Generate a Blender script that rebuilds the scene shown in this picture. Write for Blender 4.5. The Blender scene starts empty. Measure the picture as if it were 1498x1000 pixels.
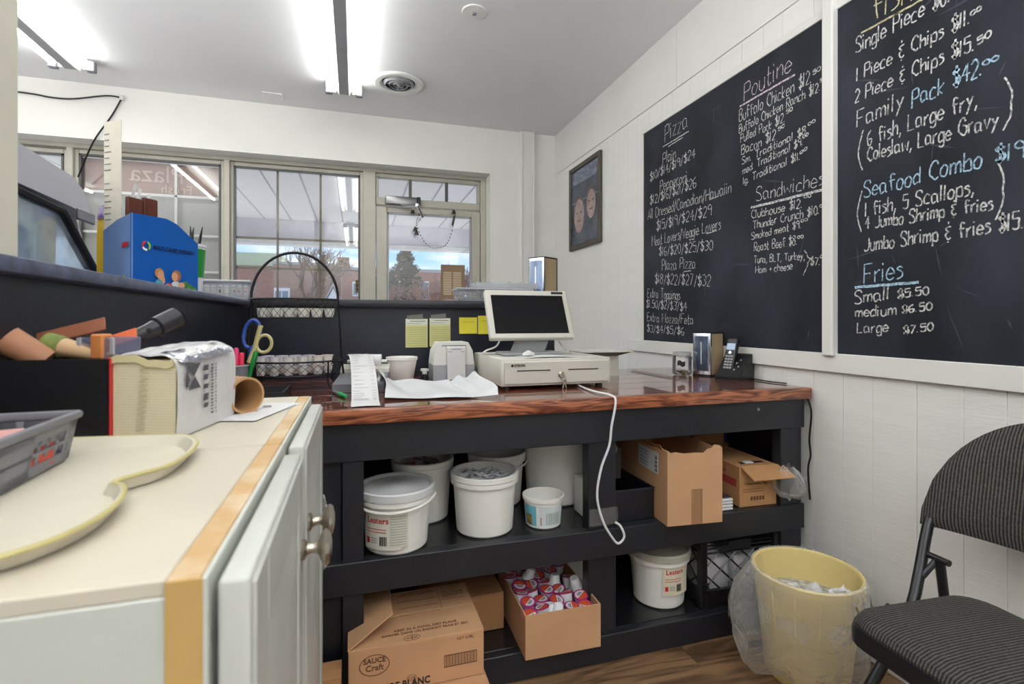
import bpy, bmesh, math, random
from mathutils import Vector, Matrix
R=math.radians; PI=math.pi
S=bpy.context.scene; COL=S.collection
rnd=random.Random(7)

# ---------------- camera, sky, light, exposure ----------------
cd=bpy.data.cameras.new('camera'); cam=bpy.data.objects.new('camera',cd); COL.objects.link(cam); S.camera=cam
cam.location=(0,0,1.09); cam.rotation_euler=(R(90),0,R(-17.0))
cd.lens=18.0; cd.sensor_width=36; cd.shift_y=-32/1498; cd.clip_start=.02; cd.clip_end=400
cd.dof.use_dof=True; cd.dof.focus_distance=2.6; cd.dof.aperture_fstop=7.0
S.view_settings.view_transform='Standard'; S.view_settings.look='None'
S.view_settings.gamma=1; S.view_settings.exposure=0.62; S.view_settings.use_curve_mapping=False

wd=bpy.data.worlds.new('sky'); S.world=wd; wd.use_nodes=True
def sky():
    nt=wd.node_tree; n=nt.nodes; l=nt.links; n.clear()
    tc=n.new('ShaderNodeTexCoord'); sep=n.new('ShaderNodeSeparateXYZ'); l.new(tc.outputs['Generated'],sep.inputs[0])
    gr=n.new('ShaderNodeValToRGB'); l.new(sep.outputs['Z'],gr.inputs[0])
    e=gr.color_ramp.elements; e[0].position=0; e[0].color=(.62,.78,.95,1); e[1].position=.6; e[1].color=(.05,.20,.60,1)
    m=e.new(.12); m.color=(.32,.58,.93,1); m=e.new(.28); m.color=(.12,.38,.85,1)
    mp=n.new('ShaderNodeMapping'); mp.inputs['Scale'].default_value=(2.2,2.2,9); mp.inputs['Location'].default_value=(.3,1.1,.4)
    l.new(tc.outputs['Generated'],mp.inputs[0])
    no=n.new('ShaderNodeTexNoise'); no.inputs['Scale'].default_value=1.6; no.inputs['Detail'].default_value=7; no.inputs['Roughness'].default_value=.6
    l.new(mp.outputs[0],no.inputs['Vector'])
    cr=n.new('ShaderNodeValToRGB'); l.new(no.outputs['Fac'],cr.inputs[0]); cr.color_ramp.elements[0].position=.40; cr.color_ramp.elements[1].position=.60
    mx=n.new('ShaderNodeMix'); mx.data_type='RGBA'; l.new(cr.outputs[0],mx.inputs[0]); l.new(gr.outputs[0],mx.inputs[6]); mx.inputs[7].default_value=(.95,.97,1,1)
    bg=n.new('ShaderNodeBackground'); bg.inputs['Strength'].default_value=.85; l.new(mx.outputs[2],bg.inputs[0])
    o=n.new('ShaderNodeOutputWorld'); l.new(bg.outputs[0],o.inputs[0])
sky()
sd=bpy.data.lights.new('sun','SUN'); so=bpy.data.objects.new('sun',sd); COL.objects.link(so)
sd.energy=3.4; sd.angle=R(3); sd.color=(1,.97,.93); so.rotation_euler=(R(-56),R(0),R(-20))
TUBE=9.0      # emission of the fluorescent tubes

# fill light added behind the camera, aimed up to bounce off the ceiling
ad=bpy.data.lights.new('added_fill_light','AREA'); ad.shape='RECTANGLE'; ad.size=2.2; ad.size_y=1.7; ad.energy=95; ad.color=(.97,.985,1)
ad.energy=62
a2=ad.copy(); a2.energy=50; a2.size=2.4; a2.size_y=2.0; o2=bpy.data.objects.new('added_fill_light_customer_side',a2); COL.objects.link(o2); o2.location=(-2.3,1.2,1.0); o2.rotation_euler=(R(180),0,0)  # second unseen fill, added to brighten the customer-side ceiling
ao=bpy.data.objects.new('added_fill_light',ad); COL.objects.link(ao); ao.location=(.2,-.75,1.55); ao.rotation_euler=(R(180),0,0)
# ---------------- materials ----------------
def lin(c):
    return tuple((x/255/12.92 if x/255<=.04045 else ((x/255+.055)/1.055)**2.4) for x in c)
MC={}
def M(name,rgb,rough=.5,metal=0,var=.06,scale=8,bump=0,bscale=60,stretch=(1,1,1),coat=0,spec=.5,emit=0,rgb2=None,alpha=1,sharp=None,coords='Object'):
    if name in MC: return MC[name]
    m=bpy.data.materials.new(name); m.use_nodes=True; nt=m.node_tree; n=nt.nodes; l=nt.links
    b=n['Principled BSDF']; c=lin(rgb)
    tc=n.new('ShaderNodeTexCoord'); mp=n.new('ShaderNodeMapping'); mp.inputs['Scale'].default_value=stretch
    l.new(tc.outputs[coords],mp.inputs[0])
    no=n.new('ShaderNodeTexNoise'); no.inputs['Scale'].default_value=scale; no.inputs['Detail'].default_value=4
    l.new(mp.outputs[0],no.inputs['Vector'])
    cr=n.new('ShaderNodeValToRGB'); l.new(no.outputs['Fac'],cr.inputs[0])
    c2=lin(rgb2) if rgb2 else tuple(x*(1-var) for x in c)
    c1=c if rgb2 else tuple(min(1,x*(1+var)) for x in c)
    lo,hi=sharp or (.35,.65)
    cr.color_ramp.elements[0].position=lo; cr.color_ramp.elements[1].position=hi
    cr.color_ramp.elements[0].color=(*c2,1); cr.color_ramp.elements[1].color=(*c1,1)
    l.new(cr.outputs[0],b.inputs['Base Color'])
    b.inputs['Roughness'].default_value=rough; b.inputs['Metallic'].default_value=metal
    b.inputs['Specular IOR Level'].default_value=spec; b.inputs['Coat Weight'].default_value=coat; b.inputs['Coat Roughness'].default_value=.08
    if emit: l.new(cr.outputs[0],b.inputs['Emission Color']); b.inputs['Emission Strength'].default_value=emit
    if bump:
        n2=n.new('ShaderNodeTexNoise'); n2.inputs['Scale'].default_value=bscale; n2.inputs['Detail'].default_value=3; l.new(mp.outputs[0],n2.inputs['Vector'])
        bp=n.new('ShaderNodeBump'); bp.inputs['Strength'].default_value=bump; bp.inputs['Distance'].default_value=.004
        l.new(n2.outputs['Fac'],bp.inputs['Height']); l.new(bp.outputs[0],b.inputs['Normal'])
    if alpha<1: b.inputs['Alpha'].default_value=alpha
    MC[name]=m; return m
def glass(name,tint=(1,1,1),refl=.9,base=.03,rough=.01):
    m=bpy.data.materials.new(name); m.use_nodes=True; nt=m.node_tree; n=nt.nodes; l=nt.links; n.clear()
    t=n.new('ShaderNodeBsdfTransparent'); t.inputs[0].default_value=(*tint,1)
    g=n.new('ShaderNodeBsdfGlossy'); g.inputs['Roughness'].default_value=rough
    f=n.new('ShaderNodeFresnel'); f.inputs[0].default_value=1.45
    ma=n.new('ShaderNodeMath'); ma.operation='MULTIPLY_ADD'; ma.inputs[1].default_value=refl; ma.inputs[2].default_value=base; l.new(f.outputs[0],ma.inputs[0])
    mx=n.new('ShaderNodeMixShader'); l.new(ma.outputs[0],mx.inputs[0]); l.new(t.outputs[0],mx.inputs[1]); l.new(g.outputs[0],mx.inputs[2])
    o=n.new('ShaderNodeOutputMaterial'); l.new(mx.outputs[0],o.inputs[0]); MC[name]=m; return m
def film(name,rgb,op,rough=.15):
    """thin clear plastic: part see-through, part milky, with wrinkle highlights"""
    m=bpy.data.materials.new(name); m.use_nodes=True; nt=m.node_tree; n=nt.nodes; l=nt.links
    b=n['Principled BSDF']; b.inputs['Base Color'].default_value=(*lin(rgb),1); b.inputs['Roughness'].default_value=rough
    tc=n.new('ShaderNodeTexCoord'); no=n.new('ShaderNodeTexNoise'); no.inputs['Scale'].default_value=14; no.inputs['Detail'].default_value=5; no.inputs['Distortion'].default_value=.6
    l.new(tc.outputs['Object'],no.inputs['Vector'])
    bp=n.new('ShaderNodeBump'); bp.inputs['Strength'].default_value=.9; bp.inputs['Distance'].default_value=.02; l.new(no.outputs['Fac'],bp.inputs['Height']); l.new(bp.outputs[0],b.inputs['Normal'])
    t=n.new('ShaderNodeBsdfTransparent'); mx=n.new('ShaderNodeMixShader')
    lw=n.new('ShaderNodeLayerWeight'); lw.inputs[0].default_value=.35; l.new(bp.outputs[0],lw.inputs['Normal'])
    ma=n.new('ShaderNodeMath'); ma.operation='MULTIPLY_ADD'; ma.inputs[1].default_value=.55; ma.inputs[2].default_value=op; ma.use_clamp=True
    l.new(lw.outputs['Facing'],ma.inputs[0])
    l.new(ma.outputs[0],mx.inputs[0]); l.new(t.outputs[0],mx.inputs[1]); l.new(b.outputs[0],mx.inputs[2]); l.new(mx.outputs[0],n['Material Output'].inputs[0])
    MC[name]=m; return m
def wood(name,dark,light,rough,coat,axis,sc=1.0):
    """long grain with soft cathedral figure along the given axis"""
    m=bpy.data.materials.new(name); m.use_nodes=True; nt=m.node_tree; n=nt.nodes; l=nt.links; b=n['Principled BSDF']
    tc=n.new('ShaderNodeTexCoord'); oi=n.new('ShaderNodeObjectInfo'); va=n.new('ShaderNodeVectorMath'); va.operation='ADD'
    vm=n.new('ShaderNodeVectorMath'); vm.operation='SCALE'; vm.inputs['Scale'].default_value=9
    cx=n.new('ShaderNodeCombineXYZ'); l.new(oi.outputs['Random'],cx.inputs[0]); l.new(oi.outputs['Random'],cx.inputs[1]); l.new(oi.outputs['Random'],cx.inputs[2])
    l.new(cx.outputs[0],vm.inputs[0]); l.new(tc.outputs['Object'],va.inputs[0]); l.new(vm.outputs[0],va.inputs[1])
    mp=n.new('ShaderNodeMapping'); s=[11*sc]*3; s[axis]=1.3*sc; mp.inputs['Scale'].default_value=s; l.new(va.outputs[0],mp.inputs[0])
    no=n.new('ShaderNodeTexNoise'); no.inputs['Scale'].default_value=1.1; no.inputs['Detail'].default_value=2; no.inputs['Distortion'].default_value=.5; l.new(mp.outputs[0],no.inputs['Vector'])
    mm=n.new('ShaderNodeMath'); mm.operation='MULTIPLY'; mm.inputs[1].default_value=34; l.new(no.outputs['Fac'],mm.inputs[0])
    sn=n.new('ShaderNodeMath'); sn.operation='SINE'; l.new(mm.outputs[0],sn.inputs[0])
    mr=n.new('ShaderNodeMapRange'); mr.inputs[1].default_value=-1; mr.inputs[2].default_value=1; l.new(sn.outputs[0],mr.inputs[0])
    n2=n.new('ShaderNodeTexNoise'); n2.inputs['Scale'].default_value=2.2; n2.inputs['Detail'].default_value=6; n2.inputs['Roughness'].default_value=.7; l.new(mp.outputs[0],n2.inputs['Vector'])
    ad=n.new('ShaderNodeMath'); ad.operation='MULTIPLY_ADD'; ad.inputs[1].default_value=.32; l.new(mr.outputs[0],ad.inputs[0]); l.new(n2.outputs['Fac'],ad.inputs[2])
    cr=n.new('ShaderNodeValToRGB'); cr.color_ramp.elements[0].position=.42; cr.color_ramp.elements[1].position=.86
    cr.color_ramp.elements[0].color=(*lin(dark),1); cr.color_ramp.elements[1].color=(*lin(light),1); l.new(ad.outputs[0],cr.inputs[0]); l.new(cr.outputs[0],b.inputs['Base Color'])
    b.inputs['Roughness'].default_value=rough; b.inputs['Coat Weight'].default_value=coat; b.inputs['Coat Roughness'].default_value=.03
    bp=n.new('ShaderNodeBump'); bp.inputs['Strength'].default_value=.12; bp.inputs['Distance'].default_value=.002; l.new(n2.outputs['Fac'],bp.inputs['Height']); l.new(bp.outputs[0],b.inputs['Normal'])
    MC[name]=m; return m
def stripes(name,c1,c2,axis,freq,rough=.9,frac=.5,coords='Object',dist=0):
    m=bpy.data.materials.new(name); m.use_nodes=True; nt=m.node_tree; n=nt.nodes; l=nt.links; b=n['Principled BSDF']
    tc=n.new('ShaderNodeTexCoord'); sp=n.new('ShaderNodeSeparateXYZ'); l.new(tc.outputs[coords],sp.inputs[0])
    no=n.new('ShaderNodeTexNoise'); no.inputs['Scale'].default_value=300; l.new(tc.outputs[coords],no.inputs['Vector'])
    mm=n.new('ShaderNodeMath'); mm.operation='MULTIPLY'; mm.inputs[1].default_value=freq; l.new(sp.outputs[axis],mm.inputs[0])
    a=n.new('ShaderNodeMath'); a.operation='MULTIPLY_ADD'; a.inputs[1].default_value=dist; l.new(no.outputs['Fac'],a.inputs[0]); l.new(mm.outputs[0],a.inputs[2])
    fr=n.new('ShaderNodeMath'); fr.operation='FRACT'; l.new(a.outputs[0],fr.inputs[0])
    cr=n.new('ShaderNodeValToRGB'); cr.color_ramp.elements[0].position=frac-.08; cr.color_ramp.elements[1].position=frac+.08
    cr.color_ramp.elements[0].color=(*lin(c1),1); cr.color_ramp.elements[1].color=(*lin(c2),1); l.new(fr.outputs[0],cr.inputs[0]); l.new(cr.outputs[0],b.inputs['Base Color'])
    b.inputs['Roughness'].default_value=rough; MC[name]=m; return m

WALL=M('wall_paint',(226,225,222),.45,var=.02,scale=3)
WALLY=M('wall_paint_cream',(231,230,225),.5,var=.02,scale=3)
BEAD=M('panel_paint',(229,228,225),.42,var=.015,scale=3,bump=.25,bscale=26,stretch=(1,1,9))
CEILM=M('ceiling_paint',(232,232,233),.7,var=.015,scale=2)
TRIM=M('trim_paint',(226,225,221),.4,var=.02,scale=4)
ALU=M('window_alu',(182,178,166),.45,.25,var=.05,scale=6)
ALUD=M('window_alu_dark',(92,92,92),.45,.4,var=.05)
MUNT=M('muntin_brown',(120,110,92),.5,.1)
MUNW=M('muntin_white',(232,232,230),.5)
BLK=M('black_paint',(34,36,42),.38,var=.14,scale=5,bump=.12,bscale=30)
BLKN=M('navy_black_paint',(29,33,47),.40,var=.22,scale=6,bump=.12,bscale=30)
BLEDGE=M('worn_navy_ledge',(80,86,110),.35,var=.3,scale=30,stretch=(1,1,1),bump=.1,bscale=50)
TOP=wood('varnished_top',(50,18,10),(140,66,38),.2,.9,0,2.0)
FLOORM=wood('floor_wood',(84,62,44),(146,114,82),.42,.12,0,1.3)
CREAM=M('cabinet_top_cream',(206,198,180),.42,var=.05,scale=5)
SIDE=M('cabinet_side_white',(200,203,194),.45,var=.04,scale=3)
DOORM=M('cabinet_door_white',(188,190,184),.42,var=.06,scale=9)
TAN=M('raw_edge_tan',(196,160,98),.55,var=.16,scale=10,stretch=(1,1,.3))
TANP=M('raw_edge_pale',(216,196,164),.5,scale=14,rgb2=(198,162,112),sharp=(.4,.6))
NICK=M('brushed_nickel',(190,182,168),.28,1,var=.05)
CHROME=M('chrome',(225,230,238),.2,1,var=.04)
STEEL=M('steel',(150,150,152),.32,1)
BOARD=M('chalkboard',(60,64,76),.6,spec=.25,scale=3.2,rgb2=(28,31,39),sharp=(.38,.85),stretch=(1,1,.6))
CHW=M('chalk_white',(214,214,212),.9,rgb2=(128,130,134),scale=120,sharp=(.38,.55))
CHB=M('chalk_blue',(176,206,226),.9,rgb2=(110,134,152),scale=120,sharp=(.38,.55))
CHP=M('chalk_pink',(216,200,208),.9,rgb2=(134,124,134),scale=120,sharp=(.38,.55))
CHY=M('chalk_yellow',(206,200,166),.9,rgb2=(150,144,100),scale=120,sharp=(.38,.55))
CARD=M('cardboard',(190,142,96),.75,var=.05,scale=6)
CARDL=M('cardboard_light',(203,158,118),.75,var=.05,scale=6)
CARDD=M('cardboard_inside',(160,116,76),.8,var=.06,scale=6)
INK=M('print_black',(38,32,30),.8)
INKB=M('print_brown',(112,72,48),.8)
INKG=M('print_grey',(132,132,134),.8)
REDP=M('print_red',(206,44,44),.6)
WPL=M('white_plastic',(241,240,234),.35,var=.02)
WPL2=M('white_plastic_cool',(226,228,230),.35,var=.02)
LID=M('translucent_lid',(218,220,220),.3,var=.03)
YPL=M('cream_plastic',(226,206,142),.38,var=.05,scale=6)
PAPER=M('paper',(212,212,212),.7,var=.02,scale=10)
PAPC=M('paper_cream',(226,219,196),.7,var=.03)
BAG=M('white_bag',(204,206,208),.5,var=.03,bump=.3,bscale=30)
DEV=M('device_beige',(204,202,192),.42,var=.02)
DEVW=M('device_white',(226,226,222),.4,var=.02)
DEVG=M('device_grey',(150,152,154),.45,var=.03)
SCR=M('screen_black',(14,14,17),.3,var=.02,spec=.15)
BPL=M('black_plastic',(24,24,27),.35,var=.1)
BPLM=M('black_plastic_matte',(30,31,36),.55,var=.1)
GPL=M('grey_plastic',(120,121,128),.45,var=.06)
GPL2=M('grey_plastic_light',(166,168,172),.45,var=.05)
YEL=M('yellow_note',(232,220,66),.7,var=.04)
PADY=M('pad_yellow',(222,220,150),.7,var=.03)
WIRE=M('black_wire',(28,26,28),.4,.3)
TUBEM=M('tube_light',(250,252,248),.5,emit=TUBE,var=0)
GLASS=glass('window_glass')
GLASSJ=glass('jar_glass',(.985,.99,.99),.9,.05)
BAGF=film('clear_film',(236,236,232),.10)
BLUE=M('poster_blue',(20,92,178),.3,var=.04)
PBLUE=M('pale_blue',(120,150,200),.3,var=.15,scale=8)
SHELFB=M('shelf_black',(30,31,34),.25,var=.12,scale=5,bump=.06,bscale=20)

# ---------------- mesh builder ----------------
class MB:
    def __init__(s): s.bm=bmesh.new()
    def _x(s,vs,mat):
        if mat is not None:
            for v in vs: v.co=mat@v.co
        return s
    def box(s,x0,x1,y0,y1,z0,z1,bev=0,seg=1,mat=None):
        r=bmesh.ops.create_cube(s.bm,size=1); vs=r['verts']
        for v in vs: v.co=Vector(((x0+x1)/2+v.co.x*(x1-x0),(y0+y1)/2+v.co.y*(y1-y0),(z0+z1)/2+v.co.z*(z1-z0)))
        if bev:
            es=list({e for v in vs for e in v.link_edges})
            r=bmesh.ops.bevel(s.bm,geom=es,offset=bev,segments=seg,profile=.5,affect='EDGES')
            vs=list({v for f in r['faces'] for v in f.verts}|{v for v in vs if v.is_valid})
        return s._x(vs,mat)
    def poly(s,pts,faces,mat=None):
        vs=[s.bm.verts.new(p) for p in pts]
        for f in faces:
            try: s.bm.faces.new([vs[i] for i in f])
            except ValueError: pass
        return s._x(vs,mat)
    def prism(s,pts,d,axis=2,mat=None):
        """pts 2D outline; extruded from d[0] to d[1] along axis"""
        def P(p,h):
            q=list(p); q.insert(axis,h); return q
        n=len(pts); V=[P(p,d[0]) for p in pts]+[P(p,d[1]) for p in pts]
        F=[list(range(n))[::-1],list(range(n,2*n))]+[[i,(i+1)%n,n+(i+1)%n,n+i] for i in range(n)]
        return s.poly(V,F,mat)
    def lathe(s,prof,n=32,ctr=(0,0),mat=None,close=False,sx=1,sy=1):
        """prof list of (r,z)"""
        rows=[]
        for r,z in prof:
            if r<1e-6: rows.append([s.bm.verts.new((ctr[0],ctr[1],z))])
            else: rows.append([s.bm.verts.new((ctr[0]+sx*r*math.cos(2*PI*k/n),ctr[1]+sy*r*math.sin(2*PI*k/n),z)) for k in range(n)])
        for a,b in zip(rows,rows[1:]):
            for k in range(n):
                k2=(k+1)%n
                if len(a)==1 and len(b)==1: continue
                if len(a)==1: s.bm.faces.new((a[0],b[k2],b[k]))
                elif len(b)==1: s.bm.faces.new((a[k],a[k2],b[0]))
                else: s.bm.faces.new((a[k],a[k2],b[k2],b[k]))
        return s._x([v for r in rows for v in r],mat)
    def tube(s,path,r,n=8,cyc=False,mat=None,cap=True):
        P=[Vector(p) for p in path]; m=len(P); rad=r if isinstance(r,(list,tuple)) else [r]*m
        rows=[]; up=None
        for i,p in enumerate(P):
            if cyc: t=P[(i+1)%m]-P[i-1]
            else: t=P[min(i+1,m-1)]-P[max(i-1,0)]
            t.normalize() if t.length>0 else None
            if up is None:
                up=Vector((0,0,1)) if abs(t.z)<.9 else Vector((1,0,0))
            a=t.cross(up)
            if a.length<1e-5: a=t.orthogonal()
            a.normalize(); up=a.cross(t).normalized()
            rows.append([s.bm.verts.new(p+(a*math.cos(2*PI*k/n)+up*math.sin(2*PI*k/n))*rad[i]) for k in range(n)])
        rr=list(zip(rows,rows[1:]))+([(rows[-1],rows[0])] if cyc else [])
        for a,b in rr:
            for k in range(n): s.bm.faces.new((a[k],a[(k+1)%n],b[(k+1)%n],b[k]))
        if cap and not cyc: s.bm.faces.new(rows[0][::-1]); s.bm.faces.new(rows[-1])
        return s._x([v for q in rows for v in q],mat)
    def grid(s,nx,ny,f,mat=None):
        V=[[s.bm.verts.new(f(i/nx,j/ny)) for j in range(ny+1)] for i in range(nx+1)]
        for i in range(nx):
            for j in range(ny): s.bm.faces.new((V[i][j],V[i+1][j],V[i+1][j+1],V[i][j+1]))
        return s._x([v for q in V for v in q],mat)
    def build(s,name,m,parent=None,smooth=True,thick=0,loc=None,rot=None,ang=35,kind=None,norm=True):
        if thick:
            bmesh.ops.recalc_face_normals(s.bm,faces=s.bm.faces)
            bmesh.ops.solidify(s.bm,geom=s.bm.faces[:],thickness=thick)
        if norm: bmesh.ops.recalc_face_normals(s.bm,faces=s.bm.faces)
        me=bpy.data.meshes.new(name); s.bm.to_mesh(me); s.bm.free(); me.materials.append(m)
        if smooth:
            for p in me.polygons: p.use_smooth=True
            me.set_sharp_from_angle(angle=R(ang))
        o=bpy.data.objects.new(name,me); COL.objects.link(o)
        if parent: o.parent=parent
        if loc: o.location=loc
        if rot: o.rotation_euler=rot
        if kind: o['kind']=kind
        return o
def B(*a,**k): return MB().box(*a,**k)
def tag(o,label,cat,group=None):
    o['label']=label; o['category']=cat
    if group: o['group']=group
    return o
def thing(name,label,cat,loc=(0,0,0),rz=0,group=None):
    o=bpy.data.objects.new(name,None); o.empty_display_size=.05; COL.objects.link(o)
    o.location=loc; o.rotation_euler=(0,0,rz); return tag(o,label,cat,group)
def struct(name,mb,m,parent=None,**k):
    o=mb.build(name,m,parent,**k)
    if parent is None: o['kind']='structure'
    return o
def dup(root,loc,rz=0,label=None,group=None,rot=None):
    r=root.copy(); COL.objects.link(r); r.location=loc; r.rotation_euler=rot or (0,0,rz)
    if label: r['label']=label
    if group: r['group']=group
    for ch in list(root.children):
        c=ch.copy(); COL.objects.link(c); c.parent=r
        for g in ch.children:
            d=g.copy(); COL.objects.link(d); d.parent=c
    return r
def instance(src,parent,loc=None,rot=None):
    c=src.copy(); COL.objects.link(c); c.parent=parent
    if loc: c.location=loc
    if rot: c.rotation_euler=rot
    return c
def ring(cx,cy,rx,ry,z,n=28,a0=0,a1=2*PI,cyc=True):
    m=n if cyc else n+1
    return [(cx+rx*math.cos(a0+(a1-a0)*k/n),cy+ry*math.sin(a0+(a1-a0)*k/n),z) for k in range(m)]
def cr(P,n=6):
    """Catmull-Rom through points"""
    P=[Vector(p) for p in P]; out=[]
    for i in range(len(P)-1):
        p0=P[max(i-1,0)];p1=P[i];p2=P[i+1];p3=P[min(i+2,len(P)-1)]
        for k in range(n):
            t=k/n; out.append(.5*((2*p1)+(p2-p0)*t+(2*p0-5*p1+4*p2-p3)*t*t+(3*p1-3*p2+p3-p0)*t*t*t))
    out.append(P[-1]); return out
def text(s,size,m,parent,loc,xdir=(1,0,0),ydir=(0,0,1),name='lettering',align='LEFT',wrap=None,bold=0,sx=1):
    """printed lettering as a thin mesh in the plane of xdir, ydir; wrap=(radius) bends it around a vertical cylinder"""
    cu=bpy.data.curves.new(name,'FONT'); cu.body=s; cu.size=size; cu.align_x=align; cu.resolution_u=2; cu.offset=bold*size
    if not wrap: cu.extrude=.0003
    t=bpy.data.objects.new(name,cu); COL.objects.link(t); dg=bpy.context.evaluated_depsgraph_get()
    me=bpy.data.meshes.new_from_object(t.evaluated_get(dg)); bpy.data.objects.remove(t)
    X=Vector(xdir).normalized(); Y=Vector(ydir).normalized(); N=X.cross(Y)
    for v in me.vertices:
        c=v.co
        if wrap:
            a=c.x*sx/wrap; v.co=Vector((wrap*math.sin(a),-wrap*math.cos(a),c.y))
        else: v.co=X*c.x*sx+Y*c.y+N*c.z
    me.materials.clear(); me.materials.append(m)
    o=bpy.data.objects.new(name,me); COL.objects.link(o); o.location=loc
    if parent: o.parent=parent
    return o
CH1=[
('Pizza',2.379,2.041,2.185,2.052,0.099,'w'),
('Plain',2.398,1.926,2.282,1.924,0.070,'w'),
('$10/$14/$19/$24',2.522,1.869,2.128,1.881,0.054,'w'),
('Pepperoni',2.424,1.788,2.188,1.783,0.063,'w'),
('$12/$16/$21/$26',2.522,1.737,2.117,1.736,0.058,'w'),
('All Dressed/Canadian/Hawaiin',2.546,1.659,1.875,1.651,0.062,'w'),
('$15/$19/$24/$29',2.457,1.582,2.006,1.577,0.060,'w'),
('Meat Lovers/Veggie Lovers',2.504,1.502,1.943,1.502,0.061,'w'),
('$16/$20/$25/$30',2.433,1.440,1.997,1.416,0.056,'w'),
('Plaza Pizza',2.405,1.359,2.122,1.343,0.063,'w'),
('$18/$22/$27/$32',2.472,1.292,2.012,1.249,0.060,'w'),
('Extra Toppings',2.550,1.220,2.247,1.195,0.058,'w'),
('$1.50/$2/$3/$4',2.560,1.164,2.193,1.134,0.051,'w'),
('Extra Mozza/Feta',2.553,1.084,2.139,1.070,0.054,'w'),
('$3/$4/$5/$6',2.553,1.024,2.213,1.016,0.047,'w'),
('Poutine',1.796,2.022,1.550,2.039,0.087,'p'),
('Buffalo Chicken $12.',1.825,1.945,1.459,1.951,0.056,'w'),
('50',1.453,1.976,1.422,1.979,0.020,'w'),
('Buffalo Chicken Ranch $12.',1.825,1.895,1.424,1.907,0.041,'w'),
('50',1.423,1.936,1.405,1.937,0.015,'w'),
('Pulled Pork $12.',1.816,1.851,1.579,1.854,0.041,'w'),
('50',1.572,1.881,1.544,1.883,0.018,'w'),
('Bacon $12',1.812,1.797,1.626,1.802,0.047,'w'),
('50',1.612,1.829,1.582,1.834,0.016,'w'),
('Sm. Traditional $8.',1.808,1.755,1.476,1.774,0.035,'w'),
('00',1.473,1.800,1.444,1.802,0.013,'w'),
('med. Traditional $9.',1.804,1.713,1.497,1.738,0.035,'w'),
('00',1.497,1.761,1.473,1.765,0.013,'w'),
('lg. Traditional $11.',1.800,1.668,1.509,1.689,0.035,'w'),
('00',1.509,1.706,1.479,1.715,0.013,'w'),
('Sandwiches',1.726,1.579,1.410,1.569,0.062,'w'),
('Clubhouse $12.',1.753,1.513,1.500,1.508,0.040,'w'),
('00',1.491,1.539,1.462,1.537,0.013,'w'),
('Thunder Crunch $10.',1.745,1.469,1.427,1.469,0.037,'w'),
('00',1.424,1.490,1.402,1.492,0.012,'w'),
('Smoked meat $9.',1.753,1.426,1.505,1.432,0.034,'w'),
('00',1.505,1.453,1.476,1.453,0.013,'w'),
('Roast Beef $8.',1.738,1.375,1.523,1.372,0.040,'w'),
('00',1.520,1.395,1.495,1.393,0.013,'w'),
('Tuna, BLT, Turkey,',1.738,1.326,1.489,1.313,0.034,'w'),
('Ham + cheese',1.730,1.282,1.544,1.282,0.034,'w'),
('}',1.494,1.272,1.467,1.277,0.076,'w'),
('$7.',1.462,1.291,1.423,1.285,0.032,'w'),
('00',1.422,1.310,1.401,1.312,0.012,'w'),
('_',2.398,2.022,2.174,2.027,0.0059,'w'),
('_',2.348,2.007,2.221,2.013,0.0051,'w'),
('_',1.821,2.009,1.531,2.014,0.0077,'p'),
('_',1.757,1.560,1.405,1.551,0.0103,'w'),
('_',2.016,1.652,1.955,1.654,0.0038,'w'),
('_',2.040,1.496,1.968,1.500,0.0039,'w'),
('_',2.213,1.335,2.153,1.333,0.0041,'w'),
('_',2.312,1.747,2.264,1.747,0.0043,'w'),
]
CH2=[
('fish',1.227,2.050,1.110,2.039,0.074,'y'),
('Single Piece $6.',1.286,1.972,1.006,1.977,0.050,'w'),
('1 Piece & Chips $11.',1.283,1.878,0.958,1.890,0.043,'w'),
('00',0.956,1.907,0.933,1.909,0.013,'w'),
('2 Piece & Chips $15.',1.289,1.808,0.948,1.813,0.043,'w'),
('50',0.941,1.822,0.911,1.828,0.018,'w'),
('Family',1.283,1.724,1.134,1.731,0.054,'w'),
('Pack $42.',1.108,1.721,0.930,1.739,0.049,'b'),
('00',0.928,1.760,0.895,1.760,0.014,'b'),
('(',1.279,1.592,1.263,1.597,0.104,'w'),
('6 fish, Large fry,',1.246,1.653,0.942,1.659,0.046,'w'),
('Coleslaw, Large Gravy',1.246,1.603,0.895,1.589,0.044,'w'),
(')',0.884,1.592,0.861,1.589,0.108,'w'),
('Seafood Combo',1.258,1.487,0.931,1.496,0.051,'b'),
('$19',0.900,1.497,0.842,1.493,0.042,'b'),
('(',1.282,1.383,1.267,1.388,0.104,'w'),
('1 fish, 5 Scallops,',1.253,1.425,0.950,1.427,0.044,'w'),
('4 Jumbo Shrimp & fries',1.253,1.384,0.907,1.377,0.038,'w'),
(')',0.900,1.368,0.878,1.369,0.113,'w'),
('Jumbo Shrimp & fries $15.',1.258,1.313,0.843,1.316,0.042,'w'),
('Fries',1.258,1.211,1.137,1.216,0.060,'b'),
('Small',1.290,1.144,1.177,1.155,0.041,'w'),
('$5.50',1.149,1.157,1.063,1.163,0.025,'w'),
('medium',1.288,1.101,1.155,1.105,0.034,'w'),
('$6.50',1.136,1.111,1.054,1.119,0.023,'w'),
('Large',1.282,1.047,1.180,1.054,0.034,'w'),
('$7.50',1.132,1.048,1.051,1.060,0.023,'w'),
('_',1.268,2.028,1.078,2.025,0.0067,'y'),
('_',1.290,1.198,1.089,1.201,0.0091,'b'),
]
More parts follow.
